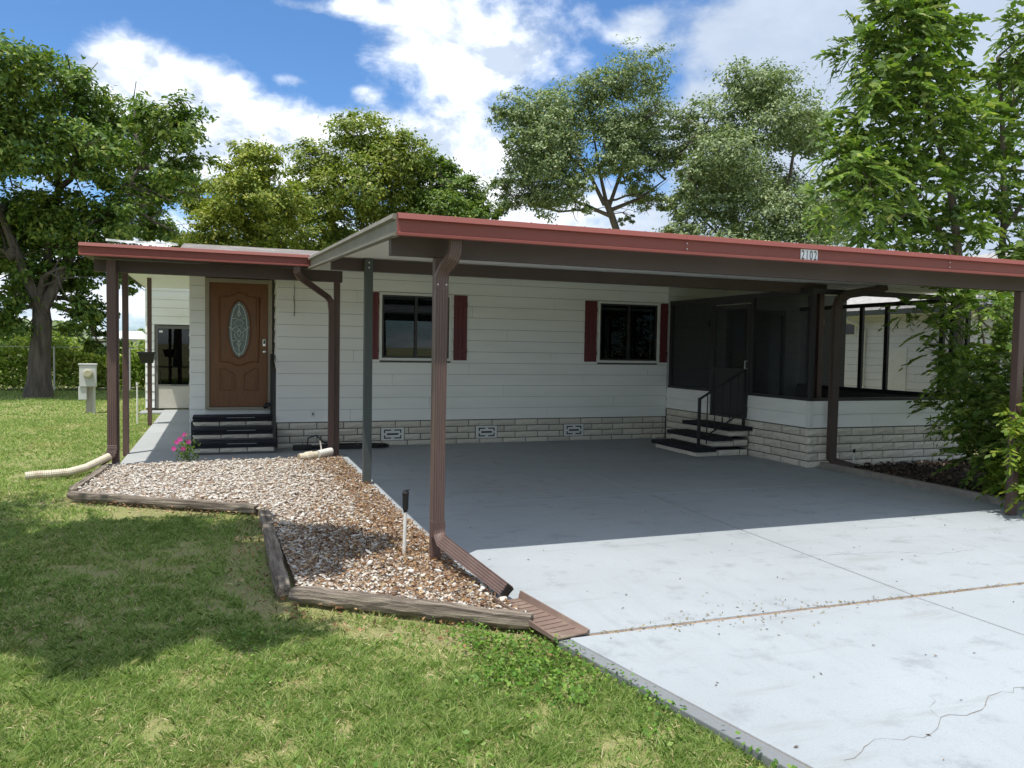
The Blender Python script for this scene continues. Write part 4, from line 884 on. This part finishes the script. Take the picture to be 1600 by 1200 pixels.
# pinnate-leaved tree: compound leaves with many leaflets
def compound(P, D, L, rng, pairs=5, lw=.36, droop=.42):
    """P bases, D directions; each leaf a drooping rachis with paired leaflets"""
    n = len(P); D = D/np.linalg.norm(D, axis=1)[:, None]; up = np.array([0, 0, 1.0])
    S = np.cross(D, up); S /= np.linalg.norm(S, axis=1)[:, None]+1e-6; Ls = L*rng.uniform(.6, 1.2, n)
    V = []
    for k in range(pairs*2+1):
        q = .22+.78*(k//2)/pairs; side = 1 if k % 2 else -1
        base = P+D*(Ls*q)[:, None]-up*(droop*Ls*q*q)[:, None]
        ld = D*.6+S*side*.95-up*.38+rng.normal(size=(n, 3))*.28 if k < pairs*2 else D*.8-up*.8
        ld /= np.linalg.norm(ld, axis=1)[:, None]
        ll = (Ls*lw*(1.05-.35*abs(q-.55)))[:, None]; wv = np.cross(ld, up)*.5+D*.5; wv /= np.linalg.norm(wv, axis=1)[:, None]
        mid = base+ld*ll*.45
        V.append(np.stack([base, mid+wv*ll*.29, base+ld*ll, mid-wv*ll*.29], 1))
    rw = S*(.006)
    V.append(np.stack([P-rw, P+rw, P+D*Ls[:, None]-up*(droop*Ls)[:, None], P+D*(Ls*.5)[:, None]-up*(droop*.25*Ls)[:, None]-rw], 1))
    V = np.stack(V, 1).reshape(-1, 3); F = np.arange(len(V), dtype=np.int32).reshape(-1, 4)
    return V, F
def pinnate_points(clumps, n, rng, depth=.5):
    P = []; D = []; tot = sum(c[3]**2 for c in clumps)
    for (x, y, z, r) in clumps:
        k = max(6, int(n*r*r/tot)); u = rng.normal(size=(k, 3)); u[:, 2] = u[:, 2]*.85+.32; u /= np.linalg.norm(u, axis=1)[:, None]
        rad = r*(.12+.72*rng.random(k)**.7)
        P.append(np.array([x, y, z])+u*rad[:, None]*np.array([1, 1.2, 1])); D.append(u*np.array([1, 1, .8])+np.array([0, 0, .25])+rng.normal(size=(k, 3))*.6)
    return np.concatenate(P), np.concatenate(D)
def pinnate_tree(name, label, clumps, n, L, lm, trunk, limbs, r0, cat='tree', stems=True, group=None):
    t = thing(name, label, cat, group); mb = MB(); tips = []
    for pl in [trunk]+limbs:
        m_ = len(pl); rr = r0 if pl is trunk else r0*.6
        mb.tube(pl, [rr*(1-.65*i/(m_-1)) for i in range(m_)], 9); tips += pl[1:]
    for (x, y, z, r) in clumps:
        c = np.array([x, y, z]); lower = [q for q in tips if q[2] <= z+.3] or tips
        a = min(lower, key=lambda q: np.linalg.norm(np.array(q)-c)); pth = limb_path(a, c, rng); mb.tube(pth, [max(.007, r0*.26*(1-.75*i/6)) for i in range(7)], 6)
    mb.build('trunk', BARKL, t)
    P, D = pinnate_points(clumps, n, rng); V, F = compound(P, D, L, rng); np_mesh('crown', V, F, lm, t)
    return t
RT = vary([(11.62,11.5,7.83,.6),(12.17,11.5,7.68,.67),(11.82,11.5,6.87,.73),(11.48,11.5,6.0,.66),(12.41,11.5,6.17,.65),(10.75,11.5,5.52,.34),(10.77,11.5,4.94,.47),(11.69,11.5,4.91,.71),(12.71,11.5,5.0,.57),(11.17,11.5,4.4,.4),(12.2,11.5,8.5,.5),(11.9,11.5,4.2,.5),(12.76,11.5,4.09,.51),(11.98,11.5,3.74,.38),(13.3,11.5,4.1,.5),(13.2,11.5,5.6,.5),(10.95,11.5,5.4,.55),(11.15,11.5,6.5,.5),(12.95,11.5,6.9,.5),(12.8,11.5,7.9,.5),(11.2,11.5,7.4,.45),(13.4,11.5,6.2,.4),(10.6,11.5,4.5,.45),(12.6,11.5,9.0,.45)], .5)
pinnate_tree('pinnate_tree', 'bright green tree with long drooping pinnate leaves at upper right', [(a, b, c, d*1.0) for a, b, c, d in RT], 1350, .50, G4, [(13.75, 11.5, -.1), (13.7, 11.5, 1.6), (13.64, 11.5, 3.28), (13.44, 11.5, 4.39), (13.19, 11.5, 5.35), (12.74, 11.5, 6.09), (12.2, 11.5, 7.4)], [[(13.64, 11.5, 3.28), (12.92, 11.5, 4.29), (12.26, 11.5, 4.42), (11.3, 11.5, 4.7)]], .11)
RT2 = vary([(14.5,11.5,7.96,.60),(15.06,11.5,7.3,.70),(14.3,11.5,7.05,.45),(13.56,11.5,6.3,.38),(14.33,11.5,6.15,.71),(15.09,11.5,5.47,.72),(14.04,11.5,5.24,.57),(15.15,11.5,4.51,.72),(14.18,11.5,4.38,.57),(16.28,11.5,7.08,1.01),(16.41,11.5,5.13,.99),(16.39,11.5,8.26,.86),(14.8,11.5,3.6,.7),(15.6,11.5,3.2,.8),(13.6,11.5,3.4,.6)], .7)
pinnate_tree('pinnate_tree', 'second pinnate-leaved tree cut by the right edge of the picture', [(a, b, c, d*1.0) for a, b, c, d in RT2], 1000, .50, G4, [(15.2, 11.9, -.1), (15.1, 11.8, 2.2), (14.9, 11.6, 4.6), (14.6, 11.5, 6.4), (14.4, 11.5, 7.6)], [[(14.95, 11.7, 4.2), (15.8, 11.5, 5.4), (16.2, 11.5, 7.0)]], .09)
LOW = vary([(9.2,8.35,2.36,.2),(9.51,8.2,2.30,.42),(10.3,8.2,2.38,.46),(9.42,8.2,1.79,.34),(10.54,8.2,1.71,.54),(9.2,8.3,2.04,.18),(10.07,8.2,1.21,.44),(10.98,8.2,.92,.45),(9.71,8.2,.94,.27),(11.2,8.3,1.6,.6),(11.3,8.3,2.4,.6)], .3)
pinnate_tree('leafy_sapling', 'shaded leafy sapling hanging in front of the screened room opening', LOW, 620, .28, G4, [(10.6, 8.3, -.1), (10.5, 8.25, .9), (10.3, 8.2, 1.7), (10.1, 8.2, 2.4)], [[(10.5, 8.25, 1.0), (9.8, 8.2, 1.6), (9.3, 8.2, 2.2)]], .03, 'sapling')
SHR = [(8.95,7.1,.88,.34),(8.78,7.0,.5,.26),(9.15,7.0,.45,.38),(9.35,7.0,1.30,.38),(9.43,6.9,.2,.3),(8.70,7.2,.75,.20),(9.0,6.7,1.15,.28),(8.9,6.5,.6,.3),(9.5,6.6,1.6,.35),(9.0,7.5,1.5,.3),(9.4,7.6,1.0,.35)]
pinnate_tree('broad_shrub', 'dark green shrub spilling over the kerb near the right carport post', SHR, 760, .28, G4, [(9.2, 7.1, -.1), (9.15, 7.1, .5), (9.1, 7.0, 1.1)], [[(9.15, 7.1, .3), (8.85, 7.1, .7)]], .022, 'shrub')
LIT = [(7.92,5.80,1.02,.17),(8.05,5.80,.74,.24),(7.80,5.80,.82,.15),(8.25,5.85,.98,.22),(8.22,5.85,.50,.20),(8.4,5.9,.75,.24),(8.05,5.78,.35,.20),(8.3,5.8,1.2,.2),(8.5,6.1,.5,.28),(8.6,6.3,1.0,.3),(8.6,6.4,.25,.25)]
pinnate_tree('sunlit_sapling', 'sunlit yellow-green sapling around the right carport post', LIT, 560, .22, G4L, [(8.30, 5.85, -.05), (8.25, 5.84, .4), (8.15, 5.82, .8), (8.1, 5.8, 1.05)], [[(8.25, 5.84, .4), (8.0, 5.8, .65)]], .014, 'sapling')

# the shade tree whose shadow lies on the lawn (it stands left of and behind the photographer)
ST = []
rs = np.random.default_rng(4)
kx, ky = .24, .23
for (px_, py_, pz_, r) in [(-4.4, 6.2, 6.4, 1.3), (-4.2, 7.6, 5.8, 1.2), (-5.6, 6.4, 5.4, 1.4), (-5.8, 4.6, 6.8, 1.4), (-4.9, 5.4, 8.0, 1.3), (-6.6, 5.6, 7.2, 1.4)]: ST.append((px_, py_, pz_, r))
for (gx, gy, r) in [(-.9, 7.6, .75), (-.2, 7.7, .55), (-1.6, 6.9, .8), (-.8, 6.6, .8), (0, 6.7, .7), (-.3, 5.7, .75), (-1.1, 5.7, .7), (.05, 5.15, .45), (-.65, 4.95, .42), (-1.3, 5.1, .4), (-.6, 6.1, .7), (-.4, 7.2, .7), (.85, 6.9, .45), (1.15, 6.6, .33), (.7, 6.1, .42), (-2.4, 6.2, 1.0), (-2.5, 7.6, .9), (-2.3, 5.6, .7), (-3.3, 6.8, 1.0)]:
    h = rs.uniform(5.7, 6.6); ST.append((gx-kx*h, gy-ky*h, h, r))
tree('shade_tree', 'spreading shade tree beside the photographer whose shadow falls on the lawn', None, ST, 64000, .21, G1, BARK, [(-5.4, 3.4, -.1), (-5.35, 3.4, 2.5), (-5.2, 3.5, 5.0)], [[(-5.2, 3.5, 4.4), (-4.2, 4.2, 5.4), (-3.0, 4.8, 5.9), (-1.8, 5.0, 6.1)], [(-5.2, 3.5, 4.6), (-4.6, 4.5, 5.6), (-3.6, 5.4, 6.0)]], .18, rng, depth=.15, hollow=.1, flat=.5, spread=.4)

# unseen trees added behind the camera to darken the window reflections
def copy_tree(src, dx_, dy_, label):
    c = src.copy(); COL.objects.link(c); c.location = (dx_, dy_, 0); c['label'] = label; c['group'] = 'unseen trees added for window reflections'
    for ch in src.children:
        q = ch.copy(); COL.objects.link(q); q.parent = c
src3 = bpy.data.objects['olive_green_tree']
for (dx_, dy_, lab) in ((-9, -58, 'added unseen tree behind the photographer for the left window reflection'), (4, -62, 'added unseen tree behind the photographer opposite the carport'), (-20, -66, 'added unseen tree behind the photographer beyond the shade tree')): copy_tree(src3, dx_, dy_, lab)

# ------------------------------------------------------------------ far field: weeds along the fence, distant trees and sheds
def weeds(name, label, x0, x1, y0, y1, h0, h1, n, L, lm):
    P = np.stack([rng.uniform(x0, x1, n), rng.uniform(y0, y1, n), rng.random(n)**.8], 1)
    top = h0+(h1-h0)*(.5+.5*np.sin(P[:, 0]*1.3)*np.sin(P[:, 0]*.47+1))
    P[:, 2] *= top*rng.uniform(.75, 1.15, n); V, F = leaves(P, L, rng, up=.9, ratio=.4)
    o = np_mesh(name, V, F, lm); return tag(o, label, 'weeds', kind='stuff')
GW = leafmat('weed_leaf', [(0, (0.194, 0.308, 0.059)), (.6, (0.389, 0.535, 0.097)), (1, (0.750, 0.750, 0.227))], patch=((.22, .19, .07), .4), pscale=.4)
weeds('tall_weeds', 'tall weeds growing along the fence at the back of the lawn', -16, 1.0, 31.5, 33.2, 1.3, 1.9, 42000, .20, GW)
fn = thing('chain_link_fence', 'wire fence with thin posts standing in the weeds behind the big tree', 'fence')
for x in np.arange(-15, 0, 2.4): MB().tube([(x, 31.45, -.06), (x, 31.45, 1.5)], .028, 8).build('post', GALV, fn)
MB().tube([(-15, 31.45, 1.48), (-.6, 31.45, 1.48)], .010, 6).build('top_rail', GALV, fn)
FARF = M('far_meadow', (.20, .22, .075), 1, .25, .05)
far = MB().add([(-220, 60, -.02), (60, 60, -.02), (160, 330, .6), (-320, 330, .6)], [(0, 1, 2, 3)]).build('far_field', FARF); tag(far, kind='structure')
Pf = []
for (x, y, r, h) in [(-60, 170, 9, 5), (-35, 190, 10, 6), (-12, 200, 9, 5), (-2, 185, 8, 5), (8, 210, 10, 6), (26, 200, 12, 8), (48, 190, 12, 8), (-85, 180, 12, 7), (75, 180, 14, 9), (105, 170, 14, 9)]:
    k = 1800; u = rng.normal(size=(k, 3)); u /= np.linalg.norm(u, axis=1)[:, None]; Pf.append(np.array([x, y, h*.45])+u*np.array([r, 4, h*.55])*(.6+.45*rng.random(k))[:, None])
V, F = leaves(np.concatenate(Pf), 1.5, rng, ratio=.7); tag(np_mesh('distant_tree_line', V, F, G3), 'low blue-green line of distant trees on the horizon', 'tree line', kind='stuff')
for i, (x, y, wd, lab) in enumerate(((-12, 260, 6, 'low white building on the horizon seen between the porch posts'), (-27, 190, 12, 'long pale roofed building on the horizon behind the big tree trunk'))):
    fb = thing('distant_building', lab, 'building'); MB().box(x-wd, x+wd, y, y+6, 0, 2.4).build('wall', GALV, fb); MB().hexa([(x-wd-1, y-1, 2.4), (x+wd+1, y-1, 2.4), (x+wd+1, y+7, 2.4), (x-wd-1, y+7, 2.4), (x-wd+1, y+3, 4.2), (x+wd-1, y+3, 4.2), (x+wd-1, y+3.4, 4.2), (x-wd+1, y+3.4, 4.2)]).build('roof', GALV, fb)

# ------------------------------------------------------------------ pebble bed
def inpoly(px_, py_, poly):
    r = np.zeros(len(px_), bool); n = len(poly)
    for i in range(n):
        x1, y1 = poly[i]; x2, y2 = poly[(i+1) % n]
        c = ((y1 > py_) != (y2 > py_)) & (px_ < (x2-x1)*(py_-y1)/(y2-y1+1e-12)+x1); r ^= c
    return r
BED = [(-1.47, 11.93), (1.73, 12.03), (1.735, 5.1), (1.84, 4.52), (.52, 5.50), (.46, 8.12), (.36, 8.42), (-1.47, 9.72)]
SPILL = [(-1.6, 9.55), (.3, 8.25), (.36, 5.4), (1.75, 4.28), (1.85, 4.4), (.5, 5.5), (.45, 8.3), (-1.55, 9.75)]
bedm = MB().poly(BED, -.055, .012).build('pebble_bed', DIRT); tag(bedm, kind='structure')
def ico():
    bm = bmesh.new(); bmesh.ops.create_icosphere(bm, subdivisions=1, radius=1); v = np.array([x.co[:] for x in bm.verts]); f = np.array([[q.index for q in p.verts] for p in bm.faces]); bm.free(); return v, f
IV, IF = ico()
def stones(P, S, rng, flat=.42):
    n = len(P); k = len(IV)
    a = rng.uniform(0, 2*PI, n); ca, sa = np.cos(a), np.sin(a)
    sc3 = np.stack([S*rng.uniform(.75, 1.3, n), S*rng.uniform(.6, 1.0, n), S*flat*rng.uniform(.6, 1.2, n)], 1)
    v = IV[None]*(1+rng.normal(size=(n, k, 1))*.16)*sc3[:, None]
    x = v[..., 0]*ca[:, None]-v[..., 1]*sa[:, None]; y = v[..., 0]*sa[:, None]+v[..., 1]*ca[:, None]
    z = v[..., 2]+(x*rng.normal(size=(n, 1))*.35)
    V = np.stack([x, y, z], 2)+P[:, None]; F = IF[None]+(np.arange(n)*k)[:, None, None]
    return V.reshape(-1, 3), F.reshape(-1, 3)
def bedz(x, y): return .010+.004*np.exp(-((x-.2)**2/2+(y-10.6)**2/2))
n = 50000; P = np.stack([rng.uniform(-1.6, 1.9, n), rng.uniform(4.2, 12.1, n)], 1)
ok = inpoly(P[:, 0], P[:, 1], BED); P = P[ok]
keep = rng.random(len(P)) < np.where((P[:, 0] > 1.35) & (P[:, 1] > 5.4), .35, 1.0)*.98; P = P[keep]
S = np.clip(rng.lognormal(-4.36, .40, len(P)), .006, .036)
pz = bedz(P[:, 0], P[:, 1])+S*rng.uniform(.1, 1.0, len(P))
V, F = stones(np.stack([P[:, 0], P[:, 1], pz], 1), S, rng)
def stone_mat():
    m, t, b, o = nmat('mixed_pebble'); col = tramp(t, island(t), [(0, (.14, .09, .06)), (.14, (.30, .21, .14)), (.28, (.46, .39, .31)), (.5, (.60, .56, .49)), (.84, (.70, .68, .63)), (1, (.44, .43, .41))])
    col = tmix(t, .35, col, tramp(t, tnoise(t, 60, 4, .6), [(.35, (.30, .25, .20)), (.7, (.75, .72, .66))])); t.links.new(col, b.inputs['Base Color']); b.inputs['Roughness'].default_value = .85; tbump(t, b, tnoise(t, 160, 3, .6), .4, .004); return m
PEB = stone_mat()
tag(np_mesh('pebbles', V, F, PEB), 'cream and white pebbles filling the timber-edged bed', 'pebbles', kind='stuff')
n = 500; P2 = np.stack([rng.uniform(-1.6, 1.9, n), rng.uniform(4.2, 9.9, n)], 1); P2 = P2[inpoly(P2[:, 0], P2[:, 1], SPILL)]
# leaf litter on the bed
def litter(P, L, rng, name, label, lm, up=1.2, tilt=.5):
    V, F = leaves(P, L, rng, up=up, ratio=.42, droop=0); o = np_mesh(name, V, F, lm); return tag(o, label, 'leaf litter', kind='stuff')
LIT_M = leafmat('dead_leaf', [(0, (.06, .03, .016)), (.4, (.17, .085, .04)), (.75, (.32, .18, .085)), (1, (.46, .34, .19))], trans=.1, rough=.8)
n = 52000; Q = np.stack([rng.uniform(-1.5, 1.9, n), rng.uniform(4.3, 12.1, n)], 1); Q = Q[inpoly(Q[:, 0], Q[:, 1], BED)]
edge = np.clip((Q[:, 0]-.35)/1.3, 0, 1)*np.clip((11.9-Q[:, 1])/1.0+.8, 0, 1); Q = Q[rng.random(len(Q)) < .05+.72*edge**2.2+.75*np.exp(-((Q[:, 0]-1.05)**2/.35+(Q[:, 1]-6.5)**2/1.8))]
litter(np.stack([Q[:, 0], Q[:, 1], bedz(Q[:, 0], Q[:, 1])+rng.uniform(.014, .045, len(Q))], 1), .036, rng, 'bed_leaf_litter', 'dead brown leaves mixed into the pebbles along the driveway edge', LIT_M)
n = 5200; Q = np.stack([rng.uniform(-1.8, 2.1, n), rng.uniform(3.9, 9.8, n)], 1); Q = Q[inpoly(Q[:, 0], Q[:, 1], [(-1.75, 9.4), (.2, 8.1), (.05, 5.9), (.3, 5.1), (1.6, 3.95), (1.95, 3.9), (1.86, 4.4), (.52, 5.5), (.46, 8.3), (-1.6, 9.75)])]
litter(np.stack([Q[:, 0], Q[:, 1], rng.uniform(-.05, .0, len(Q))], 1), .04, rng, 'lawn_edge_litter', 'dry leaves and thatch along the lawn side of the timbers', LIT_M)
n = 330; Q = np.stack([rng.uniform(1.9, 8.2, n), rng.uniform(2.0, 13.0, n)], 1)
litter(np.stack([Q[:, 0], Q[:, 1], rng.uniform(.003, .008, n)], 1), .024, rng, 'driveway_litter', 'scattered dry leaf bits lying on the driveway', leafmat('dark_leaf_bit', [(0, (.03, .025, .02)), (.6, (.10, .07, .045)), (1, (.25, .18, .10))], trans=.05, rough=.8), up=3)
n = 380; t_ = rng.uniform(2.05, 6.0, n); Q = np.stack([t_, 4.15-(t_-2)*.012+rng.normal(size=n)*(.012+.16*np.exp(-((t_-3.3)/.6)**2)), rng.uniform(-.004, .012, n)], 1)
litter(Q, .026, rng, 'joint_grass_clippings', 'dry clippings gathered along the driveway joint', leafmat('clipping', [(0, (.12, .09, .045)), (1, (.34, .29, .15))], trans=.1, rough=.9), up=2)
# mulch bed at the right
mul_ = MB().poly([(8.47, 5.2), (8.47, 9.28), (14, 9.28), (14, 5.2)], -.055, .0).build('mulch_bed', M('dark_mulch', (.028, .02, .015), 1, .4, 20, bump=1, bscale=50)); tag(mul_, kind='structure')
n = 6500; Q = np.stack([rng.uniform(8.48, 12, n), rng.uniform(5.4, 9.3, n), rng.uniform(.004, .05, n)], 1)
litter(Q, .07, rng, 'mulch_litter', 'dark dead leaves covering the mulch bed by the brick wall', leafmat('mulch_leaf', [(0, (.02, .014, .01)), (.7, (.075, .05, .035)), (1, (.24, .17, .11))], trans=.05, rough=.8))

# ------------------------------------------------------------------ lawn
NOGRASS = [[(-1.30, 30), (-1.30, 11.93), (-1.55, 11.9), (-1.56, 9.62), (.36, 8.28), (.36, 5.44), (1.72, 4.36), (1.84, 4.3), (2.41, 1.5), (2.9, -8), (20, -8), (20, 30)], [(-1.8, 20.9), (0, 20.9), (0, 30), (-1.8, 30)]]
def lawn_pts(n, x0, x1, y0, y1):
    x = rng.uniform(x0, x1, n); y = rng.uniform(y0, y1, n); ok = np.ones(n, bool)
    for p in NOGRASS: ok &= ~inpoly(x, y, p)
    ok &= x > -.40*y-1.2
    return x[ok], y[ok]
def vnoise(x, y, s, seed):
    r = np.random.default_rng(seed); T = r.random((64, 64)); u = x*s; v = y*s; i = np.floor(u).astype(int); j = np.floor(v).astype(int); fu = u-i; fv = v-j; fu = fu*fu*(3-2*fu); fv = fv*fv*(3-2*fv)
    g_ = lambda a, b: T[a % 64, b % 64]
    return (g_(i, j)*(1-fu)+g_(i+1, j)*fu)*(1-fv)+(g_(i, j+1)*(1-fu)+g_(i+1, j+1)*fu)*fv
def blades(x, y, h, wd, rng):
    n = len(x); a = rng.uniform(0, 2*PI, n); lean = rng.uniform(.4, 1.5, n)*h; la = rng.uniform(0, 2*PI, n)
    s = np.stack([np.cos(a), np.sin(a), np.zeros(n)], 1)*wd[:, None]; l = np.stack([np.cos(la), np.sin(la), np.zeros(n)], 1)
    B = np.stack([x, y, np.full(n, -.062)], 1); up = np.array([0, 0, 1.0])
    mid = B+l*(lean*.35)[:, None]+up*(h*.62)[:, None]; tip = B+l*lean[:, None]+up*(h*rng.uniform(.75, 1.05, n))[:, None]
    V = np.stack([B-s*.5, B+s*.5, mid+s*.42, tip, mid-s*.42], 1).reshape(-1, 3); F = (np.arange(n)[:, None]*5+np.arange(5)).astype(np.int32)
    return V, F
XS, YS, HS, WS = [], [], [], []
for (y0, y1, x0, x1, dn, wd) in ((1.4, 5.2, -3.3, 2.4, 19000, .0042), (5.2, 8.5, -4.6, 2.2, 8000, .0060), (8.5, 13, -6.4, -1.0, 2400, .009), (13, 20, -9.2, -1.0, 1300, .013), (20, 32, -14, 0, 480, .022)):
    x, y = lawn_pts(int(dn*(x1-x0)*(y1-y0)), x0, x1, y0, y1)
    bare = vnoise(x, y, 1.1, 5)*.6+vnoise(x, y, 3.7, 6)*.4
    litz = inpoly(x, y, [(-1.75, 9.5), (.15, 8.1), (.02, 5.9), (.3, 5.0), (1.7, 3.95), (1.86, 4.4), (.52, 5.5), (.46, 8.3), (-1.6, 9.75)])
    cl = vnoise(x, y, 7.3, 21)*.55+vnoise(x, y, 17, 22)*.45
    k = rng.random(len(x)) < np.clip((bare-.12)*5, .45, 1)*np.clip((cl-.22)*3.2, .15, 1)*np.where(litz, .22, 1.0); x, y, bare, cl = x[k], y[k], bare[k], cl[k]
    XS.append(x); YS.append(y); HS.append((.012+.026*bare+.030*cl)*rng.uniform(.6, 1.35, len(x))*(1.12 if y1 < 6 else 1.0)); WS.append(np.full(len(x), wd)*rng.uniform(.6, 1.3, len(x)))
x = np.concatenate(XS); y = np.concatenate(YS); V, F = blades(x, y, np.concatenate(HS), np.concatenate(WS), rng)
def grass_mat():
    m, t, b, o = nmat('lawn_grass'); X.nt = t
    col = tramp(t, island(t), [(0, (.14, .25, .05)), (.45, (.29, .43, .10)), (.8, (.45, .57, .19)), (.94, (.54, .57, .24)), (1, (.66, .58, .36))])
    col = tmix(t, (X(tnoise(t, 4.5, 4, .6)).sstep(.46, .64)*.5).k, col, (.19, .32, .06))
    dry = X(tnoise(t, .55, 5, .62)).sstep(.50, .70)*.42
    col = tmix(t, dry.k, col, tramp(t, island(t), [(0, (.34, .36, .10)), (.6, (.52, .47, .19)), (1, (.68, .58, .33))]))
    t.links.new(col, b.inputs['Base Color']); b.inputs['Roughness'].default_value = .5; b.inputs['Specular IOR Level'].default_value = .3
    tr = t.nodes.new('ShaderNodeBsdfTranslucent'); t.links.new(col, tr.inputs[0]); mx = t.nodes.new('ShaderNodeMixShader'); mx.inputs[0].default_value = .48
    t.links.new(b.outputs[0], mx.inputs[1]); t.links.new(tr.outputs[0], mx.inputs[2]); t.links.new(mx.outputs[0], o.inputs[0]); return m
tag(np_mesh('lawn_grass', V, F, grass_mat()), 'mown green lawn grass with dry straw patches', 'grass', kind='stuff')
# straw thatch lying between the blades
x, y = lawn_pts(60000, -3.4, 2.4, 1.4, 10.0); k = rng.random(len(x)) < np.clip(vnoise(x, y, .9, 31)*1.6-.35, .06, 1); x, y = x[k], y[k]
V, F = leaves(np.stack([x, y, -.05+rng.random(len(x))*.022], 1), .055, rng, up=2.2, ratio=.07, droop=0)
tag(np_mesh('lawn_thatch', V, F, leafmat('straw', [(0, (.25, .18, .09)), (.6, (.42, .34, .18)), (1, (.60, .52, .32))], trans=.1, rough=.8)), 'dry straw thatch lying in the lawn', 'thatch', kind='stuff')
# broad-leaved weeds by the driveway edge
n = 42000; x = rng.uniform(-.6, 2.45, n); y = rng.uniform(1.6, 4.9, n); ok = np.ones(n, bool)
for p in NOGRASS: ok &= ~inpoly(x, y, p)
pn = vnoise(x, y, 1.3, 9)*.6+vnoise(x, y, 5, 10)*.4+.0; near = np.clip(1-(2.2-(y-1.5)*.2-x)/1.6, 0, 1)
ok &= rng.random(n) < np.clip((pn-.40)*4, 0, 1)*near; x, y = x[ok], y[ok]
P = np.stack([x, y, -.055+rng.random(len(x))**.7*.085], 1); V, F = leaves(P, .029, rng, up=1.0, ratio=.62, droop=0)
tag(np_mesh('clover_weeds', V, F, leafmat('clover_leaf', [(0, (0.065, 0.156, 0.019)), (.6, (0.130, 0.260, 0.036)), (1, (0.247, 0.364, 0.065))], trans=.35)), 'low broad-leaved weeds growing along the driveway edge', 'weeds', kind='stuff')

# ------------------------------------------------------------------ flowering plant by the steps
fl = thing('flowering_plant', 'small pink flowering plant growing at the walk edge beside the steps', 'flower')
fx, fy = -.42, 12.02
P = np.array([fx, fy, .16])+rng.normal(size=(260, 3))*np.array([.075, .06, .09]); P[:, 2] = np.clip(P[:, 2], .01, .4); V, F = leaves(P, .05, rng, ratio=.5); np_mesh('leaves', V, F, G4, fl)
sm = MB()
PINK = M('pink_petal', (.72, .07, .36), .5, .1)
for (ax, az_) in ((-.13, .30), (-.17, .21), (-.03, .40), (-.05, .20), (-.09, .34), (.02, .30)):
    c = Vector((fx+ax, fy-.05, az_)); sm.tube([(fx, fy, 0), (fx+ax*.5, fy-.02, az_*.6), tuple(c)], .004, 5)
    pm = MB()
    for k in range(5):
        a = k*2*PI/5+ax*9; u = Vector((math.cos(a), -.15, math.sin(a))); v_ = Vector((-math.sin(a), 0, math.cos(a)))
        pm.add([tuple(c), tuple(c+u*.02+v_*.014), tuple(c+u*.036+v_*.006), tuple(c+u*.036-v_*.006), tuple(c+u*.02-v_*.014)], [(0, 1, 2, 3, 4)])
    pm.build('blossom', PINK, fl)
sm.build('stems', M('green_stem', (.10, .16, .04), .6), fl)
